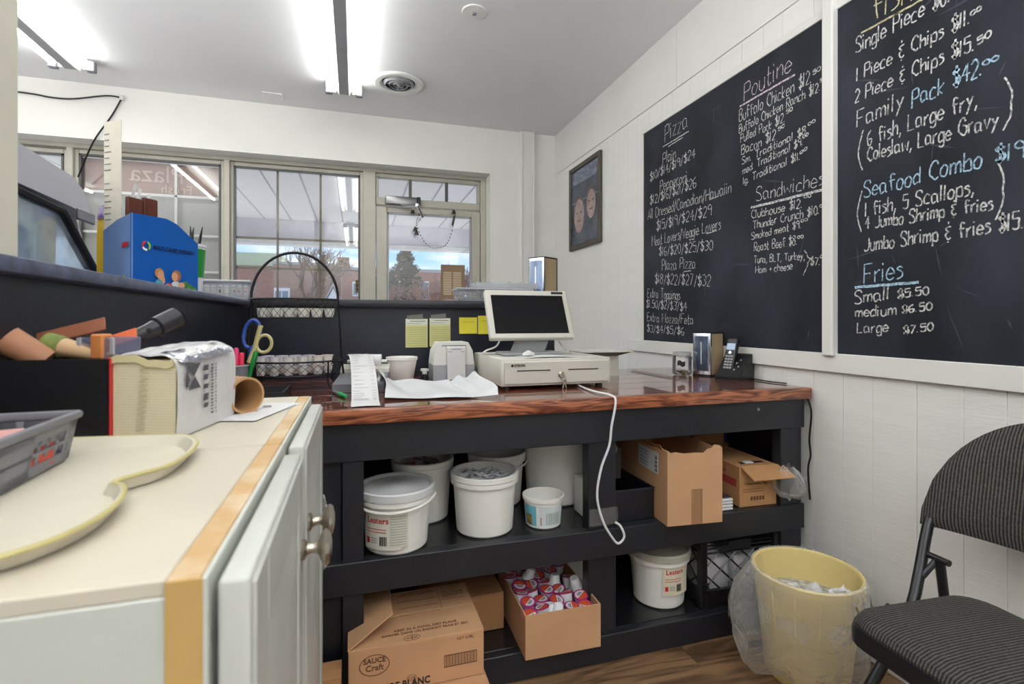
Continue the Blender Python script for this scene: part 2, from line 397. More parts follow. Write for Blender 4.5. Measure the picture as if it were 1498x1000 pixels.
# ---------------- setting ----------------
W=1.588; CT=.845; CZ=.893; YW=3.97; YG=4.15
fl=struct('floor',B(-4.2,1.75,-2.6,4.3,-.08,-.004),M('subfloor',(70,52,38),.8))
pv=None
r0=-.62
k=0
for j in range(15):
    y0=r0+j*.142; xs=-1.2+(-.45*j)%1.22-1.22
    while xs<1.58:
        x0=max(xs,-.9); x1=min(xs+1.22,1.585)
        if x1-x0>.05: B(x0+.0008,x1-.0008,y0+.0008,y0+.1412,-.004,.0,bev=.0006).build('plank',FLOORM,fl)
        xs+=1.22
struct('ceiling',B(-4.2,1.75,-2.6,4.25,2.62,2.74),CEILM)
wb=struct('wall_back',B(-4.2,1.75,YW,4.25,2.262,2.62).box(1.031,1.75,YW,4.25,0,2.262).box(-4.2,.10,YW,4.25,0,.55),WALLY)
struct('wall_left',B(-4.2,-4.05,-2.6,4.25,0,2.62),WALL)
struct('wall_front',B(-4.2,1.75,-2.6,-2.45,0,2.62),WALL)
# pipe boxing on the back wall
tb=MB().box(1.285,1.39,3.935,3.972,0,2.62,bev=.006,seg=2); tb.box(1.279,1.292,3.925,3.972,0,2.62,bev=.004,seg=2); tb.box(1.381,1.394,3.925,3.972,0,2.62,bev=.004,seg=2)
struct('trim_1',tb,WALL)
# right wall of narrow grooved boards
wr=struct('wall_right',B(W+.008,W+.13,-2.6,4.25,0,2.62),M('groove_paint',(196,194,188),.6))
y=3.97; ws=[.122,.098,.141,.118,.104,.135]; i=0
while y>-.35:
    w=ws[i%6]; i+=1
    B(W,W+.010,y-w+.0006,y-.0002,0,2.286,bev=.0009).build('panel_board',BEAD,wr); y-=w
for a,b in ((2.284,3.969),(-.5,2.281)): B(W-.001,W+.010,a,b,2.2895,2.62,bev=.0012).build('upper_panel',WALL,wr)
B(W,W+.012,-2.5,y-.002,0,2.62).build('upper_panel',WALL,wr)
struct('trim_2',B(W-.016,W+.001,-.6,2.726,.910,.975,bev=.002),TRIM)
struct('trim_3',B(W-.030,W-.001,1.354,1.397,.966,2.30,bev=.004),TRIM)
struct('trim_4',B(W-.012,W+.001,2.589,2.62,.974,2.165,bev=.002),TRIM)
struct('trim_5',B(W-.010,W+.001,-.6,2.62,2.156,2.185,bev=.002),TRIM)
struct('baseboard_right',B(W-.014,W,-.6,1.45,0,.09,bev=.003),TRIM)
# white pillar over the ledge
struct('wall_pillar',B(-.54,-.412,.05,.812,1.168,2.62,bev=.003),M('pillar_paint',(214,210,194),.5,var=.03))

# ---- windows ----
def frame_bar(mb,x0,x1,z0,z1,d=.05,y=YG): mb.box(x0,x1,y-.025,y+d-.025,z0,z1,bev=.004)
def window(n,x0,x1,z0,z1,muntx,muntz,mm,gl=GLASS,fw=.03):
    f=MB(); frame_bar(f,x0,x0+fw,z0,z1); frame_bar(f,x1-fw,x1,z0,z1); frame_bar(f,x0+fw,x1-fw,z1-fw,z1); frame_bar(f,x0+fw,x1-fw,z0,z0+fw)
    o=f.build('window_%d'%n,ALU); o['kind']='structure'
    g=MB(); e=.012
    for a,b,c,d in ((x0+fw,x0+fw+e,z0+fw,z1-fw),(x1-fw-e,x1-fw,z0+fw,z1-fw),(x0+fw,x1-fw,z1-fw-e,z1-fw),(x0+fw,x1-fw,z0+fw,z0+fw+e)): g.box(a,b,YG-.028,YG-.004,c,d)
    g.build('gasket',ALUD,o)
    B(x0+fw,x1-fw,YG-.003,YG+.003,z0+fw,z1-fw).build('pane',gl,o)
    for x in muntx: B(x-.008,x+.008,YG+.004,YG+.014,z0+fw,z1-fw).build('muntin',mm,o)
    for z in muntz: B(x0+fw,x1-fw,YG+.004,YG+.013,z-.008,z+.008).build('muntin',mm,o)
    return o
window(1,-3.25,-1.825,.60,2.225,[-2.55],[1.97],MUNW)
window(2,-1.80,-.895,.60,2.235,[-1.63,-1.214],[1.965,1.692,1.434],MUNW)
window(3,-.87,.062,.60,2.235,[-.554,-.254],[1.695,1.473],MUNT)
hd=MB().box(-4.1,1.03,YG-.05,YG+.06,2.235,2.262,bev=.003)
for a,b in ((-1.832,-1.793),(-.902,-.862),(.055,.15)): hd.box(a,b,YG-.05,YG+.06,.55,2.24,bev=.004)
hd.box(.985,1.031,YG-.05,YG+.06,0,2.24,bev=.004)
struct('window_mullions',hd,ALU)
struct('window_sill',B(-4.1,.10,YW-.02,YG+.05,.55,.60,bev=.004),ALU)
# transom
tr=MB(); frame_bar(tr,.15,.985,2.205,2.237); frame_bar(tr,.15,.172,2.05,2.205); frame_bar(tr,.963,.985,2.05,2.205); frame_bar(tr,.15,.985,1.99,2.05,.07)
to=struct('window_4',tr,ALU)
B(.172,.963,YG-.003,YG+.003,2.05,2.205).build('pane',GLASS,to)
for x in (.418,.709): B(x-.011,x+.011,YG-.018,YG+.01,2.05,2.205).build('muntin',ALUD,to)
# door
dr=MB(); frame_bar(dr,.155,.238,.02,1.975,.05,YG-.02); frame_bar(dr,.905,.982,.02,1.975,.05,YG-.02); frame_bar(dr,.238,.905,1.93,1.975,.05,YG-.02); frame_bar(dr,.238,.905,.02,.25,.05,YG-.02)
do=struct('door_1',dr,ALU)
B(.238,.905,YG-.028,YG-.020,.25,1.93).build('pane',GLASS,do)
ge=MB()
for a,b,c,d in ((.238,.25,.25,1.93),(.893,.905,.25,1.93),(.238,.905,1.918,1.93)): ge.box(a,b,YG-.05,YG-.03,c,d)
ge.build('gasket',GPL2,do)
# closer and bell chain
t=thing('door_closer','silver hydraulic closer arm mounted above the glass door','door closer',(.36,YG-.075,2.01))
B(-.14,.10,-.03,.045,-.025,.04,bev=.008,seg=2).build('body',STEEL,t); MB().tube([(-.02,-.02,-.03),(.09,-.13,-.045)],.010).tube([(.09,-.13,-.045),(.145,-.02,-.11)],.010).lathe([(0,.0),(.018,.0),(.018,.02),(0,.02)],12,mat=Matrix.Translation((.09,-.13,-.055))).build('arm',CHROME,t)
B(.10,.13,-.02,.045,-.02,.045,bev=.004).build('end_cap',BPL,t)
t=thing('bell_chain','thin dark chain with small bells draped across the door glass','chain',(0,YG-.08,0))
P=cr([(.47,0,1.90),(.46,0,1.84),(.50,0,1.74),(.56,0,1.67),(.63,0,1.665),(.70,0,1.70),(.74,0,1.80),(.76,0,1.93)],8)
ch=MB()
for a,b in zip(P[::2],P[1::2]): ch.tube([a,b],.0035,5)
ch.build('chain_links',WIRE,t)
for x,z in ((.43,1.935),(.49,1.925),(.45,1.80),(.46,1.77),(.755,1.955)):
    MB().lathe([(0,.022),(.010,.018),(.014,.004),(.019,-.012),(0,-.012)],12,mat=Matrix.Translation((x,0,z))).build('bell',M('dark_brass',(84,80,66),.35,.8),t)
MB().tube([(.762,0,1.93),(.745,0,1.85)],.009,8).build('weight',BPL,t)
# notices on the glass
t=thing('door_notice','brown backed paper price list taped to the door glass','sign',(.757,YG-.035,1.42))
B(-.098,.098,-.002,.002,-.16,.118).build('sheet',M('kraft',(150,124,100),.8),t)
tb=MB()
for i in range(2):
    for j in range(10): tb.box(-.08+i*.08,-.012+i*.08,-.003,-.002,.045-j*.019,.060-j*.019)
tb.build('printed_table',M('kraft_print',(196,178,150),.8),t)
t=thing('window_sticker','small square sticker with an arrow on the centre window','sign',(-.088,YG-.008,1.532))
B(-.043,.043,-.001,.001,-.041,.041).build('sheet',M('sticker',(196,186,176),.7,rgb2=(160,150,142),scale=60),t)
MB().box(-.03,-.005,-.002,-.001,.005,.012).box(0,.025,-.002,-.001,-.012,-.005).box(-.012,-.006,-.002,-.001,-.012,.02).build('arrow',INKG,t)
t=thing('window_notice','small dark brown notice in the lower corner of the centre window','sign',(.022,YG-.012,1.35))
B(-.022,.018,-.001,.001,-.05,.05).build('sheet',M('brown_notice',(110,92,60),.7),t)
MB().box(-.016,.012,-.002,-.001,.0,.012).box(-.016,.012,-.002,-.001,-.03,-.018).build('printed_table',INK,t)
# sign panel outside the second window, lettered for the street
t=thing('shop_sign_panel','brown sign panel outside the left window, its faint lettering seen reversed','sign',(0,YG+.05,0))
B(-1.80,-.895,0,.006,1.985,2.20).build('header_board',M('sign_brown',(172,146,136),.6,var=.05),t)
B(-1.80,-.895,0,.006,1.965,1.985).build('rail',MUNW,t)
B(-1.80,-.895,.001,.006,.6,1.965).build('lower_sheet',M('sign_grey',(178,180,176),.6,var=.04,scale=3),t)
SL=M('sign_letter',(206,190,180),.6)
text('Plaza',.17,SL,t,(-1.17,-.0035,2.065),(-1,0,0),(0,0,1))
text('Fresh',.09,SL,t,(-1.12,-.0035,1.99),(-1,0,0),(0,0,1))

# ---- outside ----
can=struct('canopy',B(-9,5,4.27,9.1,2.74,2.86),M('canopy_white',(205,208,214),.5,var=.02))
for i in range(34):
    x=-8.6+i*.40
    B(x+.012,x+.388,4.27,9.05,2.722,2.742,bev=.004).build('soffit_panel',M('soffit_white',(240,242,246),.45,var=.02),can)
bm_=B(-9,5,9.05,9.25,2.39,2.74,bev=.01)
bb=bm_.build('beam',M('beam_grey',(205,203,212),.6,var=.04),can)
B(-9,5,9.03,9.27,2.32,2.39,bev=.01).build('fascia_edge',M('fascia_white',(224,226,228),.5),can)
struct('pavement',B(-60,60,4.3,14,-.1,-.02),M('concrete',(176,174,168),.9,var=.1,bump=.2))
struct('parking_lot',B(-90,110,14,120,-.12,-.05),M('asphalt',(176,174,172),.9,var=.08,bump=.2))
BRK=M('far_brick',(170,128,114),.85,var=.16,scale=3,stretch=(1,1,3)); BRK2=M('far_tan_brick',(168,138,122),.85,var=.05,scale=2)
GREEN=M('pale_green_roof',(190,204,170),.6); WIN=M('far_window',(128,146,160),.2); WWH=M('far_white',(232,234,236),.6)
t=thing('apartment_building','low red brick building with pale green roof beyond the parking lot','building',(-21.2,58,0))
B(-12,13.5,0,12,-.1,6.6).build('wall',BRK,t); B(-12.4,13.9,-.4,12.4,6.6,8.0,bev=.1).build('roof',GREEN,t)
for x in (-6,.2,6.4):
    w=B(x-1.1,x+1.1,-.1,.02,3.9,5.7).build('window',WWH,t); B(x-.9,x+.9,-.14,-.1,4.1,5.5).build('pane',WIN,w)
w=B(8,12.5,-.12,.02,.6,3.2).build('window',WWH,t)
for i in range(4): B(8.2+i*1.07,9.1+i*1.07,-.16,-.12,.8,3.0).build('pane',WIN,w)
t=thing('school_building','large plain tan brick building behind the bare tree','building',(-4.6,54,0))
B(-3.0,3.15,0,3.5,-.1,6.5).build('wall',BRK2,t); B(-3.1,3.25,-.1,3.6,6.5,6.75).build('roof',M('roof_grey',(178,176,172),.8),t)
w=B(-2.9,-1.5,-.12,.02,.6,4.2).build('window',WWH,t)
for i in range(2):
    for j in range(3): B(-2.8+i*.62,-2.28+i*.62,-.16,-.12,.8+j*1.1,1.7+j*1.1).build('pane',WIN,w)
t=thing('brick_block','red brick block with tall white stair window right of the bare tree','building',(2.6,52,0))
B(-3.9,7,0,5,-.1,5.9).build('wall',BRK,t); B(-4.0,7.1,-.1,5.1,5.9,6.2).build('roof',GPL2,t)
for x,a,b,c,d in ((-.9,-.5,.5,.4,5.6),(-2.6,-.28,.28,3.4,4.8),(-1.95,-.2,.2,3.4,4.8),(1.6,-.5,.5,3.2,5.0),(4,-.5,.5,3.2,5.0)):
    w=B(x+a,x+b,-.1,.02,c,d).build('window',WWH,t); B(x+a+.1,x+b-.1,-.14,-.1,c+.15,d-.15).build('pane',WIN,w)
t=thing('porch_house','small white gabled porch between the tan building and the brick block','building',(-1.9,48,0)); t.scale=(.42,.5,.85)
MB().prism([(-2.2,0),(2.2,0),(2.2,2.4),(0,4.6),(-2.2,2.4)],(0,3),1).build('wall',WWH,t)
MB().prism([(-2.5,2.3),(0,4.8),(2.5,2.3),(2.5,2.6),(0,5.1),(-2.5,2.6)],(-.2,3.2),1).build('roof',GPL2,t)
B(-.6,.6,-.08,.02,.5,2.4).build('window',WIN,t)
def branch(mb,p,d,l,r,dep,rg,spread,tw):
    q=p+d*l; mb.tube([p,(p+q)/2+Vector((rg.uniform(-1,1),rg.uniform(-1,1),0))*l*.05,q],[r,r*.85,r*.7],5,cap=False)
    if dep==0: return
    for _ in range(3 if dep>2 else tw):
        a=Vector((rg.uniform(-1,1),rg.uniform(-1,1),rg.uniform(-.25,.7)))
        branch(mb,p+d*l*rg.uniform(.55,1),(d+a*spread).normalized(),l*rg.uniform(.62,.82),r*.6,dep-1,rg,spread,tw)
def bare_tree(loc,h,seed,label,col=(122,106,94),spread=.75,name='bare_tree',dep=5,group=None,tw=2,lean=0):
    rg=random.Random(seed); t=thing(name,label,'tree',loc,0,group); bk=M('bark_%d_%d_%d'%col,col,.9)
    mb=MB(); mb.tube([(0,0,-.1),(lean*.1*h,0,h*.25)],[h*.028,h*.02],8,cap=False); mb.build('trunk',bk,t)
    mb=MB(); p=Vector((lean*.1*h,0,h*.24))
    for k in range(4):
        a=2*PI*k/4+rg.random(); branch(mb,p,Vector((math.cos(a)*.5,math.sin(a)*.5,1)).normalized(),h*.25,h*.015,dep,rg,spread,tw)
    mb.build('branches',bk,t,norm=False,smooth=False); return t
bare_tree((-2.35,30,0),6.3,3,'tall bare tree with spreading grey branches in front of the tan building')
def evergreen(loc,h,w,seed,label):
    rg=random.Random(seed); t=thing('evergreen_tree',label,'tree',loc)
    MB().tube([(0,0,-.1),(0,0,h)],[.18,.03],8).build('trunk',M('pine_bark',(104,84,70),.9),t)
    f=MB()
    for i in range(2600):
        u=rg.random()**.8; z=h*(.12+.88*u); rr=w*(1-u*.86)*(.55+.45*abs(math.sin(u*19)))*rg.random()**.45; a=rg.uniform(0,2*PI)
        c=Vector((rr*math.cos(a),rr*math.sin(a),z)); e=[Vector((rg.uniform(-1,1),rg.uniform(-1,1),rg.uniform(-.6,.8)))*.24 for _ in range(3)]
        f.poly([c+e[0],c+e[1],c+e[2]],[(0,1,2)])
    f.build('foliage',M('pine_green',(104,104,82),.9,rgb2=(74,78,64),scale=1.2),t,smooth=False,kind='stuff',norm=False)
evergreen((3.7,40,0),6.4,2.9,5,'dense evergreen tree seen through the door glass')
evergreen((2.9,46,0),5.2,2.0,6,'shorter evergreen beside the street lamp seen through the door')
for i,(x,y,h,lb) in enumerate([(5.6,38,5.6,'reddish bare shrub right of the evergreen'),(8.4,43,7.0,'tall twiggy bare tree behind the price list on the door'),(9.6,41,6.4,'bare tree at the right edge of the door glass'),(2.5,36,4.6,'low reddish bare bush at the left edge of the door glass'),(4.2,34,4.6,'low tangled bush in front of the dense evergreen')]):
    bare_tree((x,y,0),h,20+i,lb,(150,118,106) if i!=1 else (128,116,110),1.0,'bare_bush' if h<6 else 'bare_tree',4,None,3)
t=thing('street_lamp','tall street lamp post left of the evergreen','street lamp',(2.05,38,0))
MB().tube([(0,0,-.1),(0,0,7.4)],[.11,.07],8).build('pole',GPL,t); B(-.55,.55,-.12,.12,7.4,7.55,bev=.04).build('lamp_head',GPL,t)

# ---- half walls and ledge ----
hw=struct('wall_counter_back',B(-.42,.925,2.32,2.43,0,1.145),BLKN)
struct('trim_6',B(-.40,.94,2.285,2.47,1.145,1.178,bev=.006,seg=2),BLK)
hl=struct('wall_counter_left',B(-.56,-.43,.0,2.43,0,1.150),BLKN)
struct('trim_7',B(-1.0,-.40,-.1,2.32,1.148,1.169,bev=.004,seg=2),BLEDGE)
struct('trim_8',B(-.62,-.405,2.322,2.47,1.150,1.176,bev=.004),BLK)

# ---- ceiling fixtures ----
def fixture(x,y0,y1,label):
    t=thing('ceiling_light',label,'ceiling light',(x,(y0+y1)/2,2.62),0,'twin-tube fluorescent strip lights'); L=(y1-y0)/2
    MB().prism([(-.030,-.078),(.030,-.078),(.062,-.03),(.062,0),(-.062,0),(-.062,-.03)],(-L,L),1).build('housing',DEVW,t)
    B(-.028,.028,-L+.03,L-.03,-.083,-.078).build('ballast_cover',DEVG,t)
    for s in (-1,1):
        MB().tube([(s*.088,-L+.03,-.055),(s*.088,L-.03,-.055)],.0165,12).build('tube',TUBEM,t)
        for e in (-1,1): B(s*.092-.022,s*.092+.022,e*(L-.015)-.018,e*(L-.015)+.018,-.082,-.02,bev=.004).build('socket',GPL,t)
        for e in (-1,1): B(s*.062-.012,s*.062+.012,e*(L-.008)-.010,e*(L-.008)+.010,-.07,-.01).build('bracket',DEVW,t)
    for q in (-.5,0,.5): MB().lathe([(0,-.086),(.004,-.085),(.004,-.083)],8,(0,q*L)).build('screw',GPL,t)
    return t
fixture(-.07,1.05,3.49,'fluorescent strip light over the counter, ending beside the round vent')
fixture(-1.57,1.20,3.60,'fluorescent strip light over the customer side at far left')
fixture(-.07,-2.35,-.1,'added unseen fluorescent strip light behind the camera over the kitchen side')  # unseen fixture added behind the camera for extra light
fixture(-3.0,1.2,3.6,'added unseen fluorescent strip light farthest left beyond the pillar')  # out-of-view fixture added to lift the customer-side brightness
t=thing('round_vent','round white ceiling vent with concentric louvre rings','vent',(.266,3.372,2.62))
MB().lathe([(.155,0),(.160,-.008),(.150,-.016),(.118,-.014),(.108,-.004),(.104,.0)],40).build('rim',DEVW,t)
MB().lathe([(.106,-.001),(.0,-.001)],40).build('duct',BPLM,t)
for r in (.085,.058,.032): MB().lathe([(r+.012,-.003),(r,-.02),(r-.003,-.018),(r+.008,-.003)],32).build('louvre_ring',DEVG,t)
MB().box(-.1,.1,-.005,.005,-.014,-.003).box(-.005,.005,-.1,.1,-.014,-.003).lathe([(0,-.024),(.014,-.02),(.014,-.004)],16).build('spider',DEVG,t)
t=thing('ceiling_disc','small white ceiling disc with a screw at its centre','ceiling plate',(.564,2.484,2.62))
MB().lathe([(.062,0),(.060,-.006),(.02,-.009),(0,-.009)],32).build('plate',DEVW,t); MB().lathe([(.012,-.009),(.010,-.016),(0,-.016)],12).build('screw',GPL,t)
tag(B(-.60,-.47,3.76,3.86,2.612,2.62,bev=.003).build('blank_plate',CEILM),'flat painted blanking plate on the ceiling left of the strip light','ceiling plate')
t=thing('wall_wire','thin black wire clipped along the wall above the left windows','wire',(0,3.955,0))
MB().tube(cr([(-2.6,0,2.53),(-1.99,0,2.512),(-1.85,0,2.500),(-1.73,0,2.505),(-1.55,0,2.548),(-1.463,0,2.545)],5),.005,6).tube(cr([(-1.463,0,2.545),(-1.52,0,2.42),(-1.62,0,2.24),(-1.745,.1,2.03)],5),.005,6).build('cable',WIRE,t)
B(-1.475,-1.452,-.01,.014,2.53,2.56,bev=.003).build('clip',DEVW,t)
# ---------------- chalkboards ----------------
GL={}
for _l in '''A6 003A60;1353
B5 000A;~0A4A583605;~054552402000
C5 ~584A2A070312304051
D6 000A;~0A3A67633000
E5 5A0A0050;0545
F5 5A0A00;0545
G6 ~584A2A0703124062646536
H6 000A;606A;0565
I1 000A
J5 ~5A52301011
K5 000A;5A0550
L5 0A0050
M7 000A347A70
N6 000A606A
O5 ~3A1805123052573A
P5 000A;~0A4A574505
R5 000A;~0A4A574505;2550
S5 ~584A1A0735524010 01
T6 0A6A;3A30
V6 0A306A
a5 ~452605021031;454150
b4 0A00;~043644402000
c4 ~452604011040
d4 ~442604011031;4A40
e4 ~03434426040120 41
f4 ~492A1820;0646
g4 ~442604011031;~46424b2a0b
h4 0A00;~04364440
i1 0600;0809
j2 ~261a0b
k4 0A00;460330
l1 0A00
m6 0600;~04263430;~34566460
n4 0600;~04364440
o4 ~26040110304426
p4 060a;~053644413001
r3 0600;~042636
s3 ~3526053331 1000
t3 ~1A112031;0636
u4 ~0602103043;4640
v4 062046
w6 0610345066
x4 0640;4600
y4 0622;460a
z4 06460040
04 ~2A07032042472A
11 0A00
24 ~082A48462300;0040
34 ~092A484625;~2544422001
44 3A0454;3A30
54 4A0A06;~064644412001
64 ~3A070310304334 04
74 0A4A10
84 ~26081A3A4826040210304426
94 ~482A08164648;4840
$4 ~482908264442 2002;2B2c
/3 0c3A
&4 ~48280725 25;~250320 41;2B2A;2b2c
(3 ~3B1805123c
)3 ~0B2825220c
}3 ~0B1A273635;~352423 0b
+3 2622;0444
,1 110b
.1 0001
-3 0535'''.split('\n'):
    GL[_l[0]]=_l[1]+' '+_l[2:].replace(' ','')
YM={**{str(i):i for i in range(10)},'A':10,'B':11.5,'a':-3,'b':-2,'c':-1.3}
def glyph(ch):
    g=GL.get(ch)
    if not g: return 3,[]
    w,s=g.split(' ',1); out=[]
    for st in s.split(';'):
        sm=st.startswith('~'); st=st.lstrip('~'); st=st[:len(st)//2*2]
        pts=[(int(st[i]),YM[st[i+1]],0) for i in range(0,len(st),2)]
        out.append(cr(pts,5) if sm and len(pts)>2 else [Vector(p) for p in pts])
    return int(w),out
def writing(board,lines,sw,hs=1):
    rg=random.Random(3)
    for t_,y0,z0,y1,z1,h,c in lines:
        mb=MB(); mt={'w':CHW,'b':CHB,'p':CHP,'y':CHY}[c]
        def rib(P,w):
            L=[]
            for i,p in enumerate(P):
                t=P[min(i+1,len(P)-1)]-P[max(i-1,0)]
                if t.length==0: t=Vector((0,1,0))
                n=Vector((0,-t.z,t.y)).normalized()*w*rg.uniform(.44,.54); L.append((p+n,p-n))
            V=[mb.bm.verts.new(q) for a in L for q in a]
            for i in range(len(L)-1): mb.bm.faces.new((V[2*i],V[2*i+1],V[2*i+3],V[2*i+2]))
        X=W-.0062
        if t_=='_':
            rib([Vector((X,y0+(y1-y0)*k/12,z0+(z1-z0)*k/12+rg.uniform(-.001,.001))) for k in range(13)],max(h*.95,.004))
        else:
            h*=hs
            G=[(glyph(ch),ch) for ch in t_]; tw=sum(g[0][0]+1.7 for g in G)-1.7; cx=0
            for (gw,sts),ch in G:
                dy=rg.uniform(-.5,.5); tall=h*rg.uniform(.94,1.06)
                for st in sts:
                    P=[]
                    for p in st:
                        u=(cx+p.x+rg.uniform(-.12,.12)+p.y*.04)/max(tw,1); P.append(Vector((X,y0+(y1-y0)*u,z0+(z1-z0)*u+(p.y+dy)*tall/10)))
                    rib(P,sw*(1.5 if ch=='$' else 1))
                cx+=gw+1.7
        o=mb.build('chalk_writing',mt,board,smooth=False,norm=False)
def erased(board,ya,yb,n,seed):
    rg=random.Random(seed); mb=MB()
    for _ in range(n):
        y=rg.uniform(ya,yb); z=rg.uniform(1.02,2.08); L=rg.uniform(.03,.14); a=rg.uniform(-.5,.5)+(PI/2 if rg.random()<.4 else 0); w=rg.uniform(.001,.004)
        d=Vector((0,math.cos(a),math.sin(a)))*L/2; q=Vector((0,-math.sin(a),math.cos(a)))*w; c=Vector((W-.0056,y,z))
        mb.poly([c-d,c+q,c+d,c-q],[(0,1,2,3)])
    mb.build('chalk_smears',M('chalk_smear',(66,68,78),.9),board,smooth=False,norm=False,kind='stuff')
b1=thing('chalkboard','chalkboard menu with the pizza, poutine and sandwich prices','chalkboard')
B(W-.005,W+.002,1.397,2.589,.975,2.157).build('board_panel',BOARD,b1)
writing(b1,CH1,.0036,.86); erased(b1,1.45,2.5,40,1)
b2=thing('chalkboard','chalkboard menu with the fish, seafood combo and fries prices','chalkboard')
B(W-.005,W+.002,.10,1.354,.975,2.157).build('board_panel',BOARD,b2)
writing(b2,CH2,.0044); erased(b2,.8,1.3,30,2)

# framed photograph
t=thing('framed_picture','dark framed photograph hanging between the corner and the pizza menu','picture',(W-.002,3.37,1.925))
fr=MB(); hy,hz=.258,.31
fr.box(-.022,0,-hy,-hy+.035,-hz,hz,bev=.004).box(-.022,0,hy-.035,hy,-hz,hz,bev=.004).box(-.022,0,-hy+.03,hy-.03,hz-.035,hz,bev=.004).box(-.022,0,-hy+.03,hy-.03,-hz,-hz+.035,bev=.004)
fr.build('frame',M('picture_frame',(74,68,60),.5,var=.15,scale=20,stretch=(1,1,.2)),t)
p=B(-.010,-.004,-hy+.03,hy-.03,-hz+.03,hz-.03).build('photograph',M('photo_base',(86,92,108),.25,rgb2=(50,60,72),scale=7),t)
B(-.0112,-.0104,-hy+.035,hy-.035,.17,.27).build('photo_window_area',M('photo_light',(128,134,152),.25,rgb2=(90,96,118),scale=22,stretch=(1,1,2)),t)
B(-.0112,-.0104,-hy+.035,hy-.035,.035,.045).build('photo_band',M('photo_teal',(110,150,158),.25),t)
for y,z,s in ((.09,-.07,.085),(-.11,-.02,.07)):
    MB().lathe([(0,0),(s,0)],24,mat=Matrix.Translation((-.0115,y,z))@Matrix.Rotation(R(-90),4,'Y')@Matrix.Scale(1.45,4,(1,0,0))).build('photo_face',M('photo_face',(178,158,154),.3,rgb2=(148,122,122),scale=30),t)
    MB().lathe([(0,0),(s*1.05,0)],24,mat=Matrix.Translation((-.0113,y,z+.055))@Matrix.Rotation(R(-90),4,'Y')).build('photo_hair',M('photo_hair',(92,70,70),.4),t)
    MB().box(-.0125,-.0119,y-.045,y-.015,z+.02,z+.03).box(-.0125,-.0119,y+.015,y+.045,z+.02,z+.03).box(-.0125,-.0119,y-.022,y+.022,z-.04,z-.03).build('photo_features',M('photo_dark',(70,52,56),.4),t)

# ---------------- counter: worktop and shelf unit ----------------
t=thing('worktop','dark red varnished plank worktop with a light edge board','worktop',(0,0,0))
ys=[1.485,1.625,1.765,1.905,2.045,2.185,2.30]
for a,b in zip(ys,ys[1:]): B(-.425,W-.012,a+.0006,b-.0006,CT-.036,CT,bev=.0015).build('plank',TOP,t)
EDGE=wood('edge_board_wood',(84,32,20),(186,112,74),.32,.4,0,3.0)
B(-.425,W-.012,1.45,1.484,CT-.038,CT+.0015,bev=.003,seg=2).build('edge_board',EDGE,t)
t=thing('shelf_unit','black painted lumber shelf unit under the red worktop','shelf')
B(-.42,W-.02,1.475,1.51,.700,CT-.040,bev=.002).build('apron',BLK,t)
for x0,x1,y0,y1 in ((-.035,.022,1.478,1.52),(.708,.806,1.486,1.53),(1.463,1.556,1.478,1.52)): B(x0,x1,y0,y1,0,.70,bev=.002).build('post',BLK,t)
B(-.10,-.037,1.50,1.54,0,.70,bev=.002).build('post',BLK,t)
B(-.42,W-.026,1.470,1.508,.335,.424,bev=.002).build('beam',BLK,t)
B(-.42,W-.026,1.472,1.508,0,.086,bev=.002).build('beam',BLK,t)
B(-.42,W-.026,1.50,2.31,.395,.423,bev=.001).build('shelf',SHELFB,t)
B(-.42,W-.026,1.50,2.31,.062,.088,bev=.001).build('shelf',SHELFB,t)
B(-.42,W-.022,2.285,2.315,0,.80).build('back_panel',BLKN,t)
B(-.425,-.40,1.50,2.31,0,.80).build('side_panel',BLKN,t)
B(W-.026,W-.014,1.52,2.31,0,.80).build('side_panel',BLK,t)
MB().lathe([(0,.002),(.006,.001),(.006,0)],10,mat=Matrix.Translation((1.36,1.4735,.775))@Matrix.Rotation(R(90),4,'X')).build('screw',STEEL,t)
# loose cable at the right end of the counter
tag(MB().tube(cr([(1.575,1.475,.82),(1.577,1.455,.76),(1.574,1.46,.66),(1.577,1.458,.60),(1.570,1.462,.55),(1.577,1.46,.44)],5),.0035,6).build('cable',WIRE),'thin dark cable hanging down the right end of the worktop','cable')

# ---------------- things on the worktop ----------------
DRX0,DRX1,DRY0,DRY1=.484,.908,1.713,2.135
t=thing('cash_drawer','beige metal cash drawer with two slots and a key lock','cash drawer',((DRX0+DRX1)/2,DRY0,CT))
w=(DRX1-DRX0)/2
B(-w,w,.004,DRY1-DRY0,.012,.108,bev=.004,seg=2).build('case',DEV,t)
for x in (-w+.03,w-.03):
    for y in (.04,.38): MB().lathe([(0,0),(.014,0),(.014,.013),(0,.013)],12,(x,y)).build('foot',BPL,t)
B(-w+.012,w-.012,-.003,.006,.020,.098,bev=.002).build('drawer_front',DEV,t)
for x0,x1 in ((-.155,-.030),(.040,.158)): B(x0,x1,-.0042,-.002,.065,.0685).build('slot',BPL,t)
lk=MB().lathe([(0,.010),(.009,.010),(.012,.006),(.012,0)],20,mat=Matrix.Translation((.012,-.003,.050))@Matrix.Rotation(R(90),4,'X')).build('lock',NICK,t)
text('SYSON',.013,INK,t,(-.165,-.0042,.081),bold=.03)
MB().lathe([(0,0),(.005,0)],16,mat=Matrix.Translation((-.172,-.0038,.0855))@Matrix.Rotation(R(90),4,'X')).build('logo_dot',INK,t)
t=thing('key_ring','small bunch of silver keys hanging from the drawer lock','keys',((DRX0+DRX1)/2+.012,DRY0-.013,CT+.05))
MB().tube(ring(0,0,.009,.009,0,14),.001,5,cyc=True,mat=Matrix.Translation((.003,-.004,-.012))@Matrix.Rotation(R(90),4,'X')).build('ring',STEEL,t)
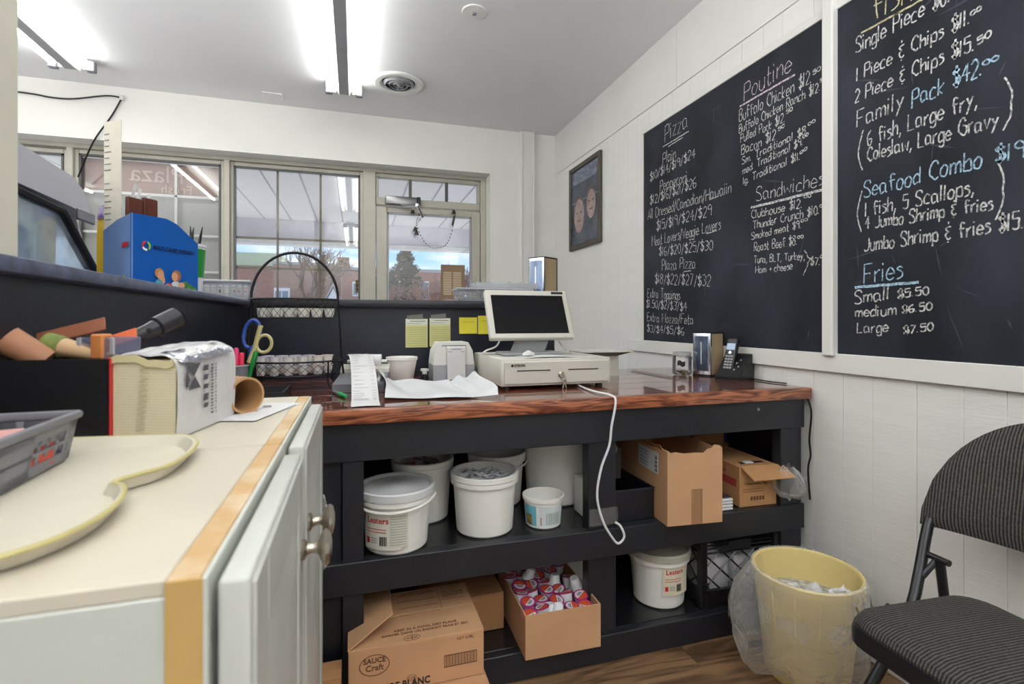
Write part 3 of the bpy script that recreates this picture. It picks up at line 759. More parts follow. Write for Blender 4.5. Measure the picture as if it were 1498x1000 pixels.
for a,dx in ((8,.0),(-14,.004),(22,.008)):
    m=Matrix.Translation((.003+dx*.6,-.006-dx*.4,-.02))@Matrix.Rotation(R(a),4,'Y')
    MB().box(-.002,.002,-.0008,.0008,-.028,0,mat=m).lathe([(0,-.0008),(.007,-.0008),(.007,.0008),(0,.0008)],12,mat=m@Matrix.Rotation(R(90),4,'X')).build('key',NICK,t)

# till screen on the drawer
t=thing('till_monitor','beige framed till monitor with a black screen, standing on the cash drawer','monitor',(.655,1.90,CT+.109))
B(-.12,.125,-.045,.085,0,.012,bev=.005,seg=2).build('base',DEVG,t)
MB().prism([(-.075,.010),(.06,.010),(.085,.075),(-.045,.075)],(0,.028),1,Matrix.Rotation(0,4,'X')).build('stand',DEVG,t)
tl=R(-27)
m=Matrix.Translation((0,-.035,.062))@Matrix.Rotation(tl,4,'X')
B(-.172,.172,-.012,.016,0,.212,bev=.006,seg=3,mat=m).build('bezel',DEV,t)
B(-.150,.150,-.0135,-.011,.020,.187,mat=m).build('screen',SCR,t)
B(-.13,.13,.016,.045,.03,.17,bev=.01,seg=2,mat=m).build('back_housing',DEVG,t)
B(.105,.155,-.0135,-.012,.195,.205,mat=m).build('badge',BPL,t)
for x0,px_,s in ((-.11,-.175,1),(.12,.165,-1)):
    t2=tag(MB().tube(cr([(.655+x0,1.93,1.03),(.655+x0-.02*s,1.92,.99),(.655+px_,1.915,.972),(.655+px_*1.02,1.93,.958),(.655+px_*.6,1.98,.957)],6),.0035,6).build('cable',DEVW),'thin white cable curling out on the %s of the till monitor'%('left' if s>0 else 'right'),'cable')
tag(MB().grid(8,6,lambda u,v:Vector((.575+u*.20,1.735+v*.11,CT+.1095+.003*abs(math.sin(u*3)))),).build('receipt',PAPER,thick=.0004),'loose white paper slip in front of the till monitor base','paper')
t=thing('crumpled_tissue','small crumpled white tissue at the foot of the till monitor','tissue',(.615,1.80,CT+.113))
q=MB().lathe([(0,0),(.022,.002),(.018,.010),(.008,.018),(0,.020)],9)
for v in q.bm.verts: v.co+=Vector((rnd.uniform(-1,1),rnd.uniform(-1,1),0))*.004
q.build('tissue',PAPER,t,smooth=False)

# long white cable hanging down the front
tag(MB().tube(cr([(.80,1.80,CT+.006),(.78,1.70,CT+.005),(.765,1.56,CT+.006),(.776,1.46,CT+.006),(.780,1.440,CT-.012),(.765,1.438,.76),(.757,1.438,.70),(.729,1.438,.631),(.715,1.438,.547),(.733,1.438,.471),(.764,1.438,.415),(.788,1.438,.39),(.809,1.438,.409),(.800,1.445,.44),(.785,1.452,.452)],8),.0038,8).build('cable',WPL2),'long white cable hanging in a loop down the front of the shelf unit','cable')
t=thing('clear_tape_patch','crinkled clear tape stuck to the middle post at shelf height','tape',(.765,1.4845,.462))
MB().grid(8,6,lambda u,v:Vector((-.055+u*.10,-.001-.004*abs(math.sin(u*9+v*5)),-.028+v*.055))).build('tape',film('tape_film',(200,200,196),.12),t)

# customer display stand
t=thing('pole_display','beige pedestal with a flared grey plate beside the cash drawer','display stand',(1.045,2.02,CT))
MB().prism([(-.055,0),(.066,0),(.062,.088),(-.055,.088)],(0,.09),1).build('pedestal',DEV,t)
MB().poly([(-.05,0,.088),(.058,0,.088),(.058,.09,.088),(-.05,.09,.088),(-.125,-.05,.108),(.105,-.05,.108),(.105,.13,.108),(-.125,.13,.108)],[(0,1,5,4),(1,2,6,5),(2,3,7,6),(3,0,4,7),(4,5,6,7),(0,3,2,1)]).build('plate_underside',GPL,t)
B(-.127,.107,-.052,.132,.106,.112,bev=.002).build('plate',DEV,t)

# glass jar
t=thing('glass_jar','clear glass jar with a dark label patch and coins inside','jar',(1.395,1.965,CT+.001))
MB().lathe([(0,.002),(.036,.002),(.041,.008),(.041,.078),(.037,.085),(.037,.1)],28).build('body',GLASSJ,t)
MB().lathe([(.038,.086),(.0395,.088),(.0395,.1),(.036,.102),(.0,.102)],28).build('lid',M('jar_lid',(200,204,202),.25,.3,alpha=.8),t)
q=MB()
for i in range(26):
    a=rnd.uniform(0,6.28); rr=rnd.uniform(0,.028); q.lathe([(0,0),(.008,0),(.008,.0015),(0,.0015)],8,mat=Matrix.Translation((rr*math.cos(a),rr*math.sin(a),.005+rnd.uniform(0,.014)))@Matrix.Rotation(rnd.uniform(-.6,.6),4,'X'))
q.build('coins',M('coins',(150,130,104),.35,.8,rgb2=(110,84,60),scale=50),t,kind='stuff')
MB().lathe([(.0417,.045),(.0417,.070)],10,mat=Matrix.Rotation(R(0),4,'Z')) and None
q=MB(); q.grid(8,6,lambda u,v:Vector((.0418*math.sin(-1.1+u*.8),-.0418*math.cos(-1.1+u*.8),.042+v*.024*(1-.3*abs(u-.5))+.004*math.sin(u*7)))); q.build('patch',INK,t)

# napkin dispensers
def dispenser(label,loc,rz):
    t=thing('napkin_dispenser',label,'napkin dispenser',loc,rz,'chrome napkin dispensers')
    B(-.042,.042,.0,.012,.006,.19,bev=.003,seg=2).build('face_frame',CHROME,t)
    B(-.032,.032,-.002,.003,.022,.175,bev=.002).build('face_plate',M('chrome_blue',(150,168,200),.16,.9,var=.2,scale=12,stretch=(3,1,.7)),t)
    B(-.006,.002,-.006,-.001,.05,.150,bev=.002).build('napkin_slot',CHROME,t)
    B(.034,.040,.012,.115,.008,.185).build('side_panel',M('wood_side',(182,160,126),.5,var=.1,scale=14,stretch=(1,1,.2)),t)
    B(-.040,-.034,.012,.115,.008,.185).build('side_panel',MC['wood_side'],t)
    B(-.042,.042,.0,.117,.186,.191,bev=.001).build('top_panel',BPL,t); B(-.042,.042,.112,.117,.006,.187).build('back_frame',BPL,t); B(-.042,.042,.0,.117,0,.007).build('base',BPL,t)
    return t
dispenser('chrome napkin dispenser with tan sides beside the phone on the worktop',(1.452,1.905,CT),R(-66))
dispenser('chrome napkin dispenser with tan sides on the black half wall behind the monitor',(.842,2.350,1.178),R(-56)).scale=(1.12,.98,1.15)

# cordless phone
t=thing('cordless_phone','black cordless phone handset standing in its answering machine base','phone',(1.512,1.775,CT),R(-68))
MB().prism([(-.06,0),(.065,0),(.065,.095),(.045,.105),(.02,.098),(-.045,.025),(-.06,.012)],(-.05,.058),0).build('base',BPL,t)
m=Matrix.Translation((-.014,-.022,.022))@Matrix.Rotation(R(-20),4,'X')
B(-.024,.024,-.014,.012,0,.155,bev=.009,seg=3,mat=m).build('handset',BPL,t)
B(-.018,.018,-.0152,-.0138,.100,.128,mat=m).build('display',M('phone_lcd',(176,196,224),.3),t)
for r_ in range(5):
    for c_ in range(3): B(-.017+c_*.0118,-.0075+c_*.0118,-.0156,-.0138,.018+r_*.0125,.0255+r_*.0125,bev=.0005,mat=m).build('key_button',DEVG,t)
MB().lathe([(0,.0018),(.006,.001),(.006,0)],14,mat=m@Matrix.Translation((0,-.0142,.088))@Matrix.Rotation(R(90),4,'X')).build('round_button',CHROME,t)
m2=Matrix.Translation((.035,-.0075,.062))@Matrix.Rotation(R(-42),4,'X')
for i in range(4): MB().lathe([(0,.002),(.0035,.001),(.0035,0)],10,mat=m2@Matrix.Translation((-.006+(i%2)*.012,-.022,-.045+i*.017))@Matrix.Rotation(R(90),4,'X')).build('base_button',DEVG,t)
tag(MB().tube(cr([(1.55,1.80,CT+.006),(1.56,1.72,CT+.004),(1.555,1.62,CT+.004),(1.572,1.56,CT+.004)],5),.0028,6).build('cable',WIRE),'thin black phone cable running along the wall on the worktop','cable')

# receipt printer
t=thing('receipt_printer','white and grey receipt printer with a printed receipt hanging from it','printer',(.385,2.12,CT+.001))
MB().prism([(-.085,0),(.085,0),(.085,.062),(-.085,.062)],(-.055,.09),1).build('lower_body',GPL2,t)
MB().prism([(-.085,.062),(.085,.062),(.078,.118),(.060,.153),(-.060,.153),(-.078,.118)],(-.050,.09),1).build('cover',DEVW,t)
B(-.05,.05,-.0515,-.0495,.138,.142).build('paper_slot',INKG,t)
q=MB(); path=[(-.047,.140),(-.058,.132),(-.062,.10),(-.066,.04),(-.070,.0035)]
q.grid(1,16,lambda u,v:(lambda f:Vector((-.030+u*.074+.012*(1-v)*0,f[0],f[1])))((lambda k:(path[int(k)][0]+(path[min(int(k)+1,4)][0]-path[int(k)][0])*(k%1),path[int(k)][1]+(path[min(int(k)+1,4)][1]-path[int(k)][1])*(k%1)))(v*3.999)))
rc=tag(q.build('receipt',PAPER,thick=.0003),'white receipt strip with faint print hanging down the receipt printer','receipt'); rc.location=t.location
q=MB()
for i in range(11):
    z=.125-.0105*i; yy=-.0595-(.0001+(.1-z if z<.1 else 0)*.066)-.0012
    if i%3==0: q.box(-.012,.028,yy-.0003,yy,z,z+.002)
    else: q.box(-.024,-.010,yy-.0003,yy,z,z+.002); q.box(.028,.040,yy-.0003,yy,z,z+.002)
q.build('printing',INKG,rc)

# foam cup and little bottle
t=thing('foam_cup','white foam cup on the worktop against the black half wall','cup',(.181,2.13,CT+.001))
MB().lathe([(0,.003),(.043,.0),(.046,.003),(.060,.082),(.0635,.083),(.0635,.094),(.058,.095),(.044,.006),(0,.006)],32).build('body',WPL,t)
t=thing('correction_bottle','tiny bottle with a white ribbed cap beside the foam cup','bottle',(.272,2.12,CT+.001))
MB().lathe([(0,0),(.016,0),(.016,.018),(.009,.024),(0,.024)],16).build('body',BPLM,t); MB().lathe([(.010,.022),(.010,.034),(.017,.035),(.017,.044),(0,.045)],16).build('cap',WPL2,t)

# adding machine with its paper roll and long tape
t=thing('adding_machine','grey adding machine with a paper roll half hidden under its tape','adding machine',(.03,1.95,CT+.001),R(-8))
MB().prism([(-.15,0),(.10,0),(.10,.058),(.04,.052),(-.15,.028)],(-.085,.085),0).build('body',GPL,t)
MB().prism([(.02,.05),(.10,.056),(.10,.070),(.07,.078),(.02,.064)],(-.088,.088),0).build('cover',DEV,t)
B(-.1,.1,.0,.0,0,0) if 0 else None
for i in range(3):
    for j in range(4): B(.03+.018*i-.01,.042+.018*i-.01,-.12+j*.022,-.106+j*.022,.030,.042,bev=.002,mat=Matrix.Translation((0,0,.003*j))).build('key_button',DEVW,t)
MB().tube([(-.055,.075,.088),(.055,.075,.088)],.026,20).build('paper_roll',PAPER,t)
MB().tube([(-.07,.075,.088),(-.055,.075,.088)],.006,8).tube([(.055,.075,.088),(.075,.075,.088)],.006,8).build('roll_holder',DEVW,t)
q=MB(); pp=cr([(0,2.03,.958),(0,1.98,.962),(0,1.92,.948),(0,1.80,.915),(0,1.68,.872),(0,1.615,.850),(0,1.575,CT+.0025),(0,1.50,CT+.0025)],6)
n_=len(pp)-1
q.grid(4,n_,lambda u,v:Vector((-.034+u*.080+.028*v+.008*math.sin(v*4),pp[round(v*n_)].y,pp[round(v*n_)].z+.0012*math.sin(u*PI)+.0)))
t=tag(q.build('paper_tape',PAPER,thick=.0003),'long printed paper tape trailing from the adding machine to the worktop edge','paper')
q=MB()
for i in range(22):
    v=(i+3)/32; k=v*n_; a=pp[int(k)]; b=pp[min(int(k)+1,n_)]; f=k%1; y=a.y+(b.y-a.y)*f; z=a.z+(b.z-a.z)*f+.0028; x=-.034+.028*v+.008*math.sin(v*4)
    L=rnd.choice((.03,.045,.02)); x0=x+.008 if i%4 else x+.004
    q.poly([(x0,y,z),(x0+L,y,z),(x0+L,y-.002,z-.0006),(x0,y-.002,z-.0006)],[(0,1,2,3)]); q.poly([(x+.062,y,z),(x+.074,y,z),(x+.074,y-.002,z-.0006),(x+.062,y-.002,z-.0006)],[(0,1,2,3)])
q.build('printing',INKG,t,smooth=False,norm=False)

# white paper bag lying flat
q=MB(); rg=random.Random(11)
def bagf(u,v):
    x=.085+u*.345+.01*math.sin(v*5); y=1.60-.045*u+v*(.34-.06*u)
    z=CT+.012+.004*math.sin(u*14+v*3)
    z+=.055*max(0,1-u/.18)**1.5*(.3+v*.7)
    z+=.030*max(0,(u-.76)/.24)**1.3*(.45+.55*v)+ (.008*math.sin(u*40) if u>.74 else 0)*v
    z+=.014*v**3
    if v<.04: z=CT+.003+(z-CT)*.25
    return Vector((x,y,z))
q.grid(36,14,bagf); q.build('bag',BAG,tag(thing('paper_bag','flat crumpled white bag lying in front of the cup and printer','bag'),'flat crumpled white bag lying in front of the cup and printer','bag'),thick=.0006,ang=60)

# paper pads and sticky notes on the half wall
def pad(x,z,w,h,label,m,tape=True,lines=True):
    t=thing('order_slip' if tape else 'sticky_note',label,'note',(x,2.3185,z),0,'notes on the black half wall')
    q=MB(); q.grid(3,4,lambda u,v:Vector((w*(u-.5),-.001-.004*(1-v)**2*(1 if not tape else .4),h*(v-.5)))); q.build('sheet',m,t,thick=.0004)
    if tape:
        B(-w*.36,w*.36,-.0022,-.0012,h*.44,h*.44+.026,mat=Matrix.Rotation(R(-6),4,'Y')).build('tape',M('masking_film',(150,150,144),.3,alpha=.6),t)
        B(-w/2+.002,w/2-.002,-.0026,-.0016,h*.27,h*.485).build('heading',M('pad_white',(226,228,214),.7),t)
        q=MB()
        for k in range(9): q.box(-w/2+.006,w/2-.006,-.0040,-.0028,h*.18-k*h*.078,h*.18-k*h*.078+.0012)
        q.box(-w/2+.006,w/2-.03,-.0034,-.0027,h*.33,h*.345).box(-w/2+.02,w/2-.01,-.0034,-.0027,h*.40,h*.43)
        q.build('printing',M('pad_print',(150,156,120),.8),t)
    else:
        q=MB(); q.box(-w*.3,w*.35,-.0022,-.0018,h*.2,h*.2+.002) ; q.build('printing',M('note_print',(176,160,50),.8),t)
    return t
pad(.262,1.032,.098,.128,'leftmost order slip taped to the black half wall',PADY)
pad(.367,1.035,.095,.128,'order slip taped above the receipt printer, second from the left',PADY)
pad(.497,1.065,.084,.075,'whole yellow sticky note left of the monitor',YEL,False)
pad(.585,1.068,.084,.085,'yellow sticky note partly hidden behind the monitor',YEL,False)

# plastic baskets on the half wall cap
def basket(name,label,loc,rz,L,D,H,m,nx,nz=2,taper=.012,group=None,solid=0):
    t=thing(name,label,'basket',loc,rz,group)
    B(-L/2+taper,L/2-taper,-D/2+taper,D/2-taper,0,.003).build('floor_panel',m,t)
    def wall(n,f,nh):
        q=MB(); z0,z1=.003,H-.012
        # frame strips and slots: uprights plus rails
        q.poly(f(0,1,z0,z0+.012),[(0,1,2,3)]); q.poly(f(0,1,z1-.01,z1),[(0,1,2,3)])
        if solid: q.poly(f(0,solid,z0,z1),[(0,1,2,3)]); q.poly(f(0,1,z1-H*.28,z1),[(0,1,2,3)]); q.poly(f(.93,1,z0,z1),[(0,1,2,3)])
        for k in range(nh+1):
            u=solid+(1-solid)*k/nh; q.poly(f(max(0,u-.18/nh*(1-solid)),min(1,u+.18/nh*(1-solid)),z0,z1),[(0,1,2,3)])
        for j in range(1,nz+1):
            z=z0+(z1-z0)*j/(nz+1); q.poly(f(0,1,z-.002,z+.002),[(0,1,2,3)])
        q.build('slotted_side',m,t,thick=.002)
    def side(ax,sg):
        def f(u0,u1,z0,z1):
            o=[]
            for u,z in ((u0,z0),(u1,z0),(u1,z1),(u0,z1)):
                k=1-z/H; w=(L/2-taper*k) if ax==0 else (D/2-taper*k); h=(D/2-taper*k) if ax==0 else (L/2-taper*k)
                a=-w+2*w*u
                o.append((a,sg*h,z) if ax==0 else (sg*h,a,z))
            return o
        return f
    wall('front',side(0,-1),nx); wall('back',side(0,1),nx); wall('l',side(1,-1),max(3,int(nx*D/L))); wall('r',side(1,1),max(3,int(nx*D/L)))
    q=MB().tube([(-L/2,-D/2,H-.006),(L/2,-D/2,H-.006),(L/2,D/2,H-.006),(-L/2,D/2,H-.006)],.006,8,cyc=True); q.build('rim',m,t)
    return t
basket('plastic_basket','grey slotted plastic basket on the half wall left of the wire stand',(-.585,2.395,1.177),0,.34,.12,.078,GPL2,14)
basket('plastic_basket','grey slotted plastic basket on the half wall behind the monitor',(.635,2.395,1.179),0,.37,.13,.062,GPL2,16)
t=thing('clear_tray','clear plastic cutlery tray on top of the right-hand grey basket','tray',(.68,2.395,1.242))
B(-.14,.17,-.055,.055,0,.004).build('floor_panel',M('clear_tray',(196,200,204),.2,alpha=.6),t)
q=MB()
for y in (-.055,.052): q.box(-.14,.17,y,y+.003,.004,.026)
q.box(-.14,-.137,-.052,.052,.004,.026).box(.167,.17,-.052,.052,.004,.026); q.build('walls',MC['clear_tray'],t)
q=MB()
for i in range(7): q.box(-.02+i*.025,-.012+i*.025,-.03,.03,.005,.018+.006*(i%3),bev=.002,mat=Matrix.Rotation(R(i*2-6),4,'Y'))
q.build('contents',GPL,t)

# two-tier wire stand with creamers
WX,WY=-.205,1.985
t=thing('wire_stand','black two-tier wire basket stand with a hoop handle','wire stand',(WX,WY,CT+.001))
def D_(rx,ry,z,n=30): return [(rx*math.cos(a),(ry*math.sin(a) if math.sin(a)<0 else ry*.55*math.sin(a)),z) for a in (2*PI*k/n for k in range(n))]
def tier(rx,ry,z0,z1,name):
    b=MB().tube(D_(rx,ry,z1),.0035,6,cyc=True).tube(D_(rx*.95,ry*.95,z0),.0028,6,cyc=True).build(name,WIRE,t)
    q=MB(); N=34; a_=[D_(rx*(.95+.05*k/4),ry*(.95+.05*k/4),z0+(z1-z0)*k/4,N*2) for k in range(5)]
    for k in range(4):
        for i in range(N):
            i0=2*i+(k%2); q.tube([a_[k][i0%(2*N)],a_[k+1][(i0+1)%(2*N)]],.0009,3,cap=False); q.tube([a_[k][i0%(2*N)],a_[k+1][(i0-1)%(2*N)]],.0009,3,cap=False)
    q.build('wire_mesh',WIRE,b,norm=False)
    q=MB()
    for k in range(-7,8):
        x=rx*.94*k/7.5; yy=math.sqrt(max(0,1-(x/rx)**2)); q.tube([(x,-ry*.93*yy,z0),(x,ry*.5*yy,z0)],.0011,4,cap=False)
    q.build('wire_floor',WIRE,b,norm=False)
    return b
tier(.158,.125,.052,.100,'lower_basket')
tier(.146,.085,.252,.318,'upper_basket')
for s in (-1,1):
    MB().tube([(s*.166,-.01,.02),(s*.158,-.01,.10),(s*.144,-.005,.32)],.0038,6).build('upright',WIRE,t)
MB().tube([(.144*math.cos(a),-.005,.32+.165*math.sin(a)) for a in (PI*k/24 for k in range(25))],.0048,8).build('handle',WIRE,t)
for x,y in ((.115,-.10),(-.115,-.10),(.12,.06),(-.12,.06)):
    d=Vector((x,y,0)).normalized(); MB().tube(cr([(x,y,.10),(x,y,.03),(x+d.x*.015,y+d.y*.015,.005),(x+d.x*.03,y+d.y*.03,.004),(x+d.x*.034,y+d.y*.034,.010)],4),.0032,6).build('foot',WIRE,t)
def creamer(name,label,loc,group,film_c,rz=0):
    t=thing(name,label,'creamer cup',loc,rz,group)
    MB().lathe([(0,0),(.0125,0),(.0145,.004),(.0185,.028),(.0205,.029),(.0205,.031),(0,.0315)],14).build('cup',WPL,t)
    MB().lathe([(0,.0318),(.021,.0318),(.021,.0308)],14).build('lid',film_c,t)
    return t
PURL=M('lid_purple',(120,110,160),.4,rgb2=(220,220,228),scale=50); GRNL=M('lid_green',(196,216,180),.4,rgb2=(236,236,228),scale=50); YELL=M('lid_lime',(220,224,120),.4,rgb2=(236,236,228),scale=50); REDL=M('lid_red',(206,120,104),.4,rgb2=(230,226,220),scale=50)
cp=creamer('creamer_cup','small white creamer cup with purple lid in the lower wire basket',(0,0,-5),'creamers in the lower wire basket',PURL)
cpr=creamer('creamer_cup','small white creamer cup with red lid at the right of the lower wire basket',(0,0,-5),'red-lidded creamers in the lower wire basket',REDL)
cpg=creamer('creamer_cup','small white creamer cup with green lid in the upper wire basket',(0,0,-5),'green-lidded creamers in the upper wire basket',GRNL)
cpy=creamer('creamer_cup','small white creamer cup with lime lid in the upper wire basket',(0,0,-5),'lime-lidded creamers in the upper wire basket',YELL)
def put(src,pts):
    for i,p in enumerate(pts):
        if i==0: src.location=p
        else: dup(src,p,rnd.uniform(0,3))
z0=CT+.055
lo=[(WX-.105+.045*i,WY-.062-.016*(i in (1,2)),z0+.033*k) for k in (0,1) for i in range(4)]+[(WX-.09+.045*i,WY-.005,z0+.033*k) for k in (0,1) for i in range(4)]
put(cp,lo)
put(cpr,[(WX+.078,WY-.055,z0),(WX+.078,WY-.055,z0+.033),(WX+.108,WY-.015,z0),(WX+.108,WY-.015,z0+.033)])
z1=CT+.255
put(cpg,[(WX-.105+.044*i,WY-.028-.018*(i>0),z1) for i in range(3)]+[(WX-.10+.044*i,WY+.015,z1) for i in range(3)])
put(cpy,[(WX+.027+.044*i,WY-.045+.015*i,z1) for i in range(3)]+[(WX+.03+.044*i,WY+.01,z1) for i in range(2)])
t=thing('black_tray_shape','low black tray shape under the pen cup and wire stand','tray',(-.285,1.66,CT+.001))  # low open black shape filling the dark area below the stand
MB().box(-.11,.09,-.085,.085,0,.004).box(-.11,.09,-.085,-.081,.004,.04).box(-.11,.09,.081,.085,.004,.04).box(-.11,-.106,-.081,.081,.004,.04).box(.086,.09,-.081,.081,.004,.04).build('tray_body',BPLM,t)
# pen cup
CX,CY=-.335,1.68
t=thing('pen_cup','small grey mesh pen cup behind the napkin pack','pen cup',(CX,CY,CT+.006))
MB().lathe([(0,0),(.026,0),(.032,.105),(.030,.105),(.024,.003),(0,.003)],24).build('cup',GPL,t); MB().tube(ring(0,0,.0315,.0315,.105,24),.0025,6,cyc=True).build('rim',GPL2,t)
for nm,c,dx,dy,h,tx,lb in (('marker',(34,92,170),-.018,-.006,.158,-3,'blue marker standing in the pen cup'),('marker',(236,72,130),-.002,-.012,.152,1,'pink marker standing in the pen cup, tallest of the two pinks'),('marker',(236,58,88),.012,-.008,.138,3,'pinkish red marker standing in the pen cup'),('marker',(26,134,60),.024,.004,.145,14,'green marker leaning right in the pen cup')):
    t=thing(nm,lb,'marker',(CX+dx*.7,CY+dy,CT+.012)); t.rotation_euler=(0,R(tx),0)
    mm=M('marker_%d_%d_%d'%c,c,.35); MB().lathe([(0,0),(.006,0),(.006,h-.05),(0,h-.05)],12).build('barrel',mm,t); MB().lathe([(.0072,h-.05),(.0075,h-.006),(.005,h),(0,h)],12).build('cap',mm,t)
t=thing('scissors','scissors with blue and cream handles standing in the pen cup','scissors',(CX+.015,CY+.006,CT+.03)); t.rotation_euler=(R(-4),R(10),R(-8))
CRM=M('scissor_cream',(196,186,130),.4)
MB().box(-.006,.006,-.001,.001,0,.10).build('blade',STEEL,t)
MB().tube([(-.01+.024*math.cos(a)*(1 if math.cos(a)>0 else .9),0,.175+.042*math.sin(a)) for a in (2*PI*k/22 for k in range(22))],.0055,8,cyc=True).tube([(.0,0,.095),(-.003,0,.14)],.006,8).build('handle',M('scissor_blue',(40,76,160),.4),t)
MB().tube([(.032+.021*math.cos(a),-.004,.152+.026*math.sin(a)) for a in (2*PI*k/20 for k in range(20))],.005,8,cyc=True).tube(cr([(.0,-.004,.09),(.008,-.004,.13),(.010,-.004,.17),(.012,-.004,.205)],4),.007,8).build('handle',CRM,t)
# green pen lying on the worktop
t=thing('green_pen','green capped pen lying on the worktop in front of the wire stand','pen',(-.072,1.815,CT+.007)); t.rotation_euler=(R(90),0,R(18))
MB().lathe([(0,0),(.0055,.002),(.0055,.07),(0,.07)],12).build('barrel',GPL,t)
MB().lathe([(0,.145),(.005,.143),(.0068,.10),(.0068,.07),(0,.07)],12).build('cap',M('pen_green',(28,160,88),.35),t)
# ---------------- pails and cartons on the shelves ----------------
SZ=.424; LZ=.089
def pail(label,c,zb,rb,rt,h,lid=False,handle=False,group='white food pails on the shelves',lug=False):
    t=thing('pail',label,'pail',(c[0],c[1],zb),0,group)
    prof=[(0,.002),(rb-.006,.0),(rb,.006),(rt-.006,h-.034),(rt+.002,h-.032),(rt+.002,h-.018),(rt-.003,h-.017),(rt+.004,h-.016),(rt+.004,h-.002),(rt,h)]
    if not lid: prof+=[(rt-.006,h-.001),(rt-.010,h-.02),(rb-.004,.008),(0,.008)]
    else: prof+=[(0,h-.002)]
    MB().lathe(prof,48).build('body',WPL,t)
    if lid: MB().lathe([(rt+.006,h-.016),(rt+.007,h+.004),(rt+.003,h+.008),(rt-.004,h+.007),(rt-.010,h+.001),(rt*.45,h+.001),(rt*.42,h+.003),(0,h+.003)],48).build('lid',LID if lid==1 else M('grey_lid',(186,184,166),.4,var=.03),t)
    if handle:
        P=[]
        for k in range(17):
            a=PI*k/16; P.append(((rt+.010)*math.cos(a+handle),-(rt+.010)*math.sin(a+PI*0+handle)*1.0,h-.02-.022*math.sin(a)))
        MB().tube(P,.004,6).build('handle',WPL,t)
    return t
def brand_label(t,rad,a0,z0,h,w,tint=None,bg=True):
    """printed label wrapped round the pail front; a0 rotates it"""
    m=Matrix.Rotation(a0,4,'Z')
    def sh(x0,x1,za,zb,mat,name,off=.0006):
        q=MB(); q.grid(max(2,int((x1-x0)*160)),1,lambda u,v:Vector(((rad+off)*math.sin((x0+(x1-x0)*u)/rad),-(rad+off)*math.cos((x0+(x1-x0)*u)/rad),za+(zb-za)*v)),mat=m); return q.build(name,mat,t,norm=False)
    if bg: sh(-w/2,w/2,z0,z0+h,tint or PAPC,'label',.0006)
    o=text('Lesters',h*.24,REDP,t,(0,0,0),name='lettering',wrap=rad+.0016,bold=.02)
    for v in o.data.vertices:
        v.co.z+=z0+h*.74
    rotz=(-w*.40)/rad+a0
    o.data.transform(Matrix.Rotation(rotz,4,'Z'))
    q=[]
    for k in range(2): sh(-w*.42,w*.14,z0+h*(.56-.08*k),z0+h*(.58-.08*k),REDP,'printing',.0014)
    sh(-w*.42,-w*.32,z0+h*.16,z0+h*.32,REDP,'print_leaf',.0014)
    for k in range(3): sh(-w*.28,-w*.10,z0+h*(.18+.06*k),z0+h*(.20+.06*k),INKG,'printing',.0014)
    q=MB()
    bx=.02*w
    for k in range(12):
        x0=-w*.04+k*w*.016; q.grid(1,1,lambda u,v:Vector(((rad+.0015)*math.sin((x0+w*.009*u*(1+k%3)*.6)/rad),-(rad+.0015)*math.cos((x0+w*.009*u*(1+k%3)*.6)/rad),z0+h*.12+h*.26*v)),mat=m)
    q.build('barcode',INK,t,norm=False,smooth=False)
p=pail('lidded white pail with a red printed label at the left end of the middle shelf',(.118,1.566),SZ,.090,.107,.172,1,R(20)); brand_label(p,.1006,R(-30),.022,.100,.115,M('label_pail',(222,220,208),.5))
q=MB(); q.grid(12,1,lambda u,v:Vector((.1012*math.sin(-.28+u*.52),-.1012*math.cos(-.28+u*.52),.03+.095*v))); q.build('label_panel',M('label_pail2',(212,210,196),.5),p,norm=False)
q=MB()
for k in range(12): q.grid(4,1,lambda u,v:Vector((.1017*math.sin(-.25+u*.44),-.1017*math.cos(-.25+u*.44),.036+k*.0072+.0012*v)))
q.build('printing',INKG,p,norm=False)
p=pail('open white pail full of dark red sachets behind the labelled lidded pail',(.219,1.76),SZ,.086,.102,.20)
p3=pail('open white pail of silver sachets in the middle of the shelf, plain sided',(.397,1.60),SZ,.090,.106,.186,0,0)
p=pail('empty open pail behind the pail of silver sachets',(.500,1.83),SZ,.088,.104,.185,0,R(-15))
p=pail('tall white pail at the back right of the middle shelf, rim hidden by the counter',(.722,1.80),SZ,.108,.128,.245,2)
# sachets
def sachets(cx,cy,z,r,n,mats,label,nm,grp,seed):
    rg=random.Random(seed); src=None
    for i in range(n):
        a=rg.uniform(0,6.28); rr=r*rg.random()**.6; loc=(cx+rr*math.cos(a),cy+rr*math.sin(a),z+rg.uniform(0,.014)); rot=(rg.uniform(-.5,.5),rg.uniform(-.5,.5),rg.uniform(0,3))
        if src is None or i<len(mats):
            src=thing(nm,label,'sachet',loc,0,grp); src.rotation_euler=rot
            MB().grid(6,4,lambda u,v:Vector(((u-.5)*.046,(v-.5)*.030,.004*math.sin(u*PI)*math.sin(v*PI)))).build('pouch',mats[i],src,thick=.001)
            B(-.012,.008,-.003,.003,.0055,.0060).build('printing',INKG if i==0 else REDP,src)
        else: dup(src,loc,rot=rot)
SACH=M('foil_sachet',(222,224,228),.35,.15,var=.1,scale=30); SACR=M('red_sachet',(150,60,66),.4,var=.3,scale=40); SACG=M('grey_sachet',(190,182,186),.4,var=.2,scale=40)
sachets(.397,1.60,SZ+.162,.070,26,[SACH],'silver sachet in the plain open pail','sachet','silver sachets in the plain pail',4)
sachets(.219,1.76,SZ+.166,.068,26,[SACR,SACG],'dark red printed sachet in the pail behind the lidded one','sachet','dark red sachets in the open pail',5)
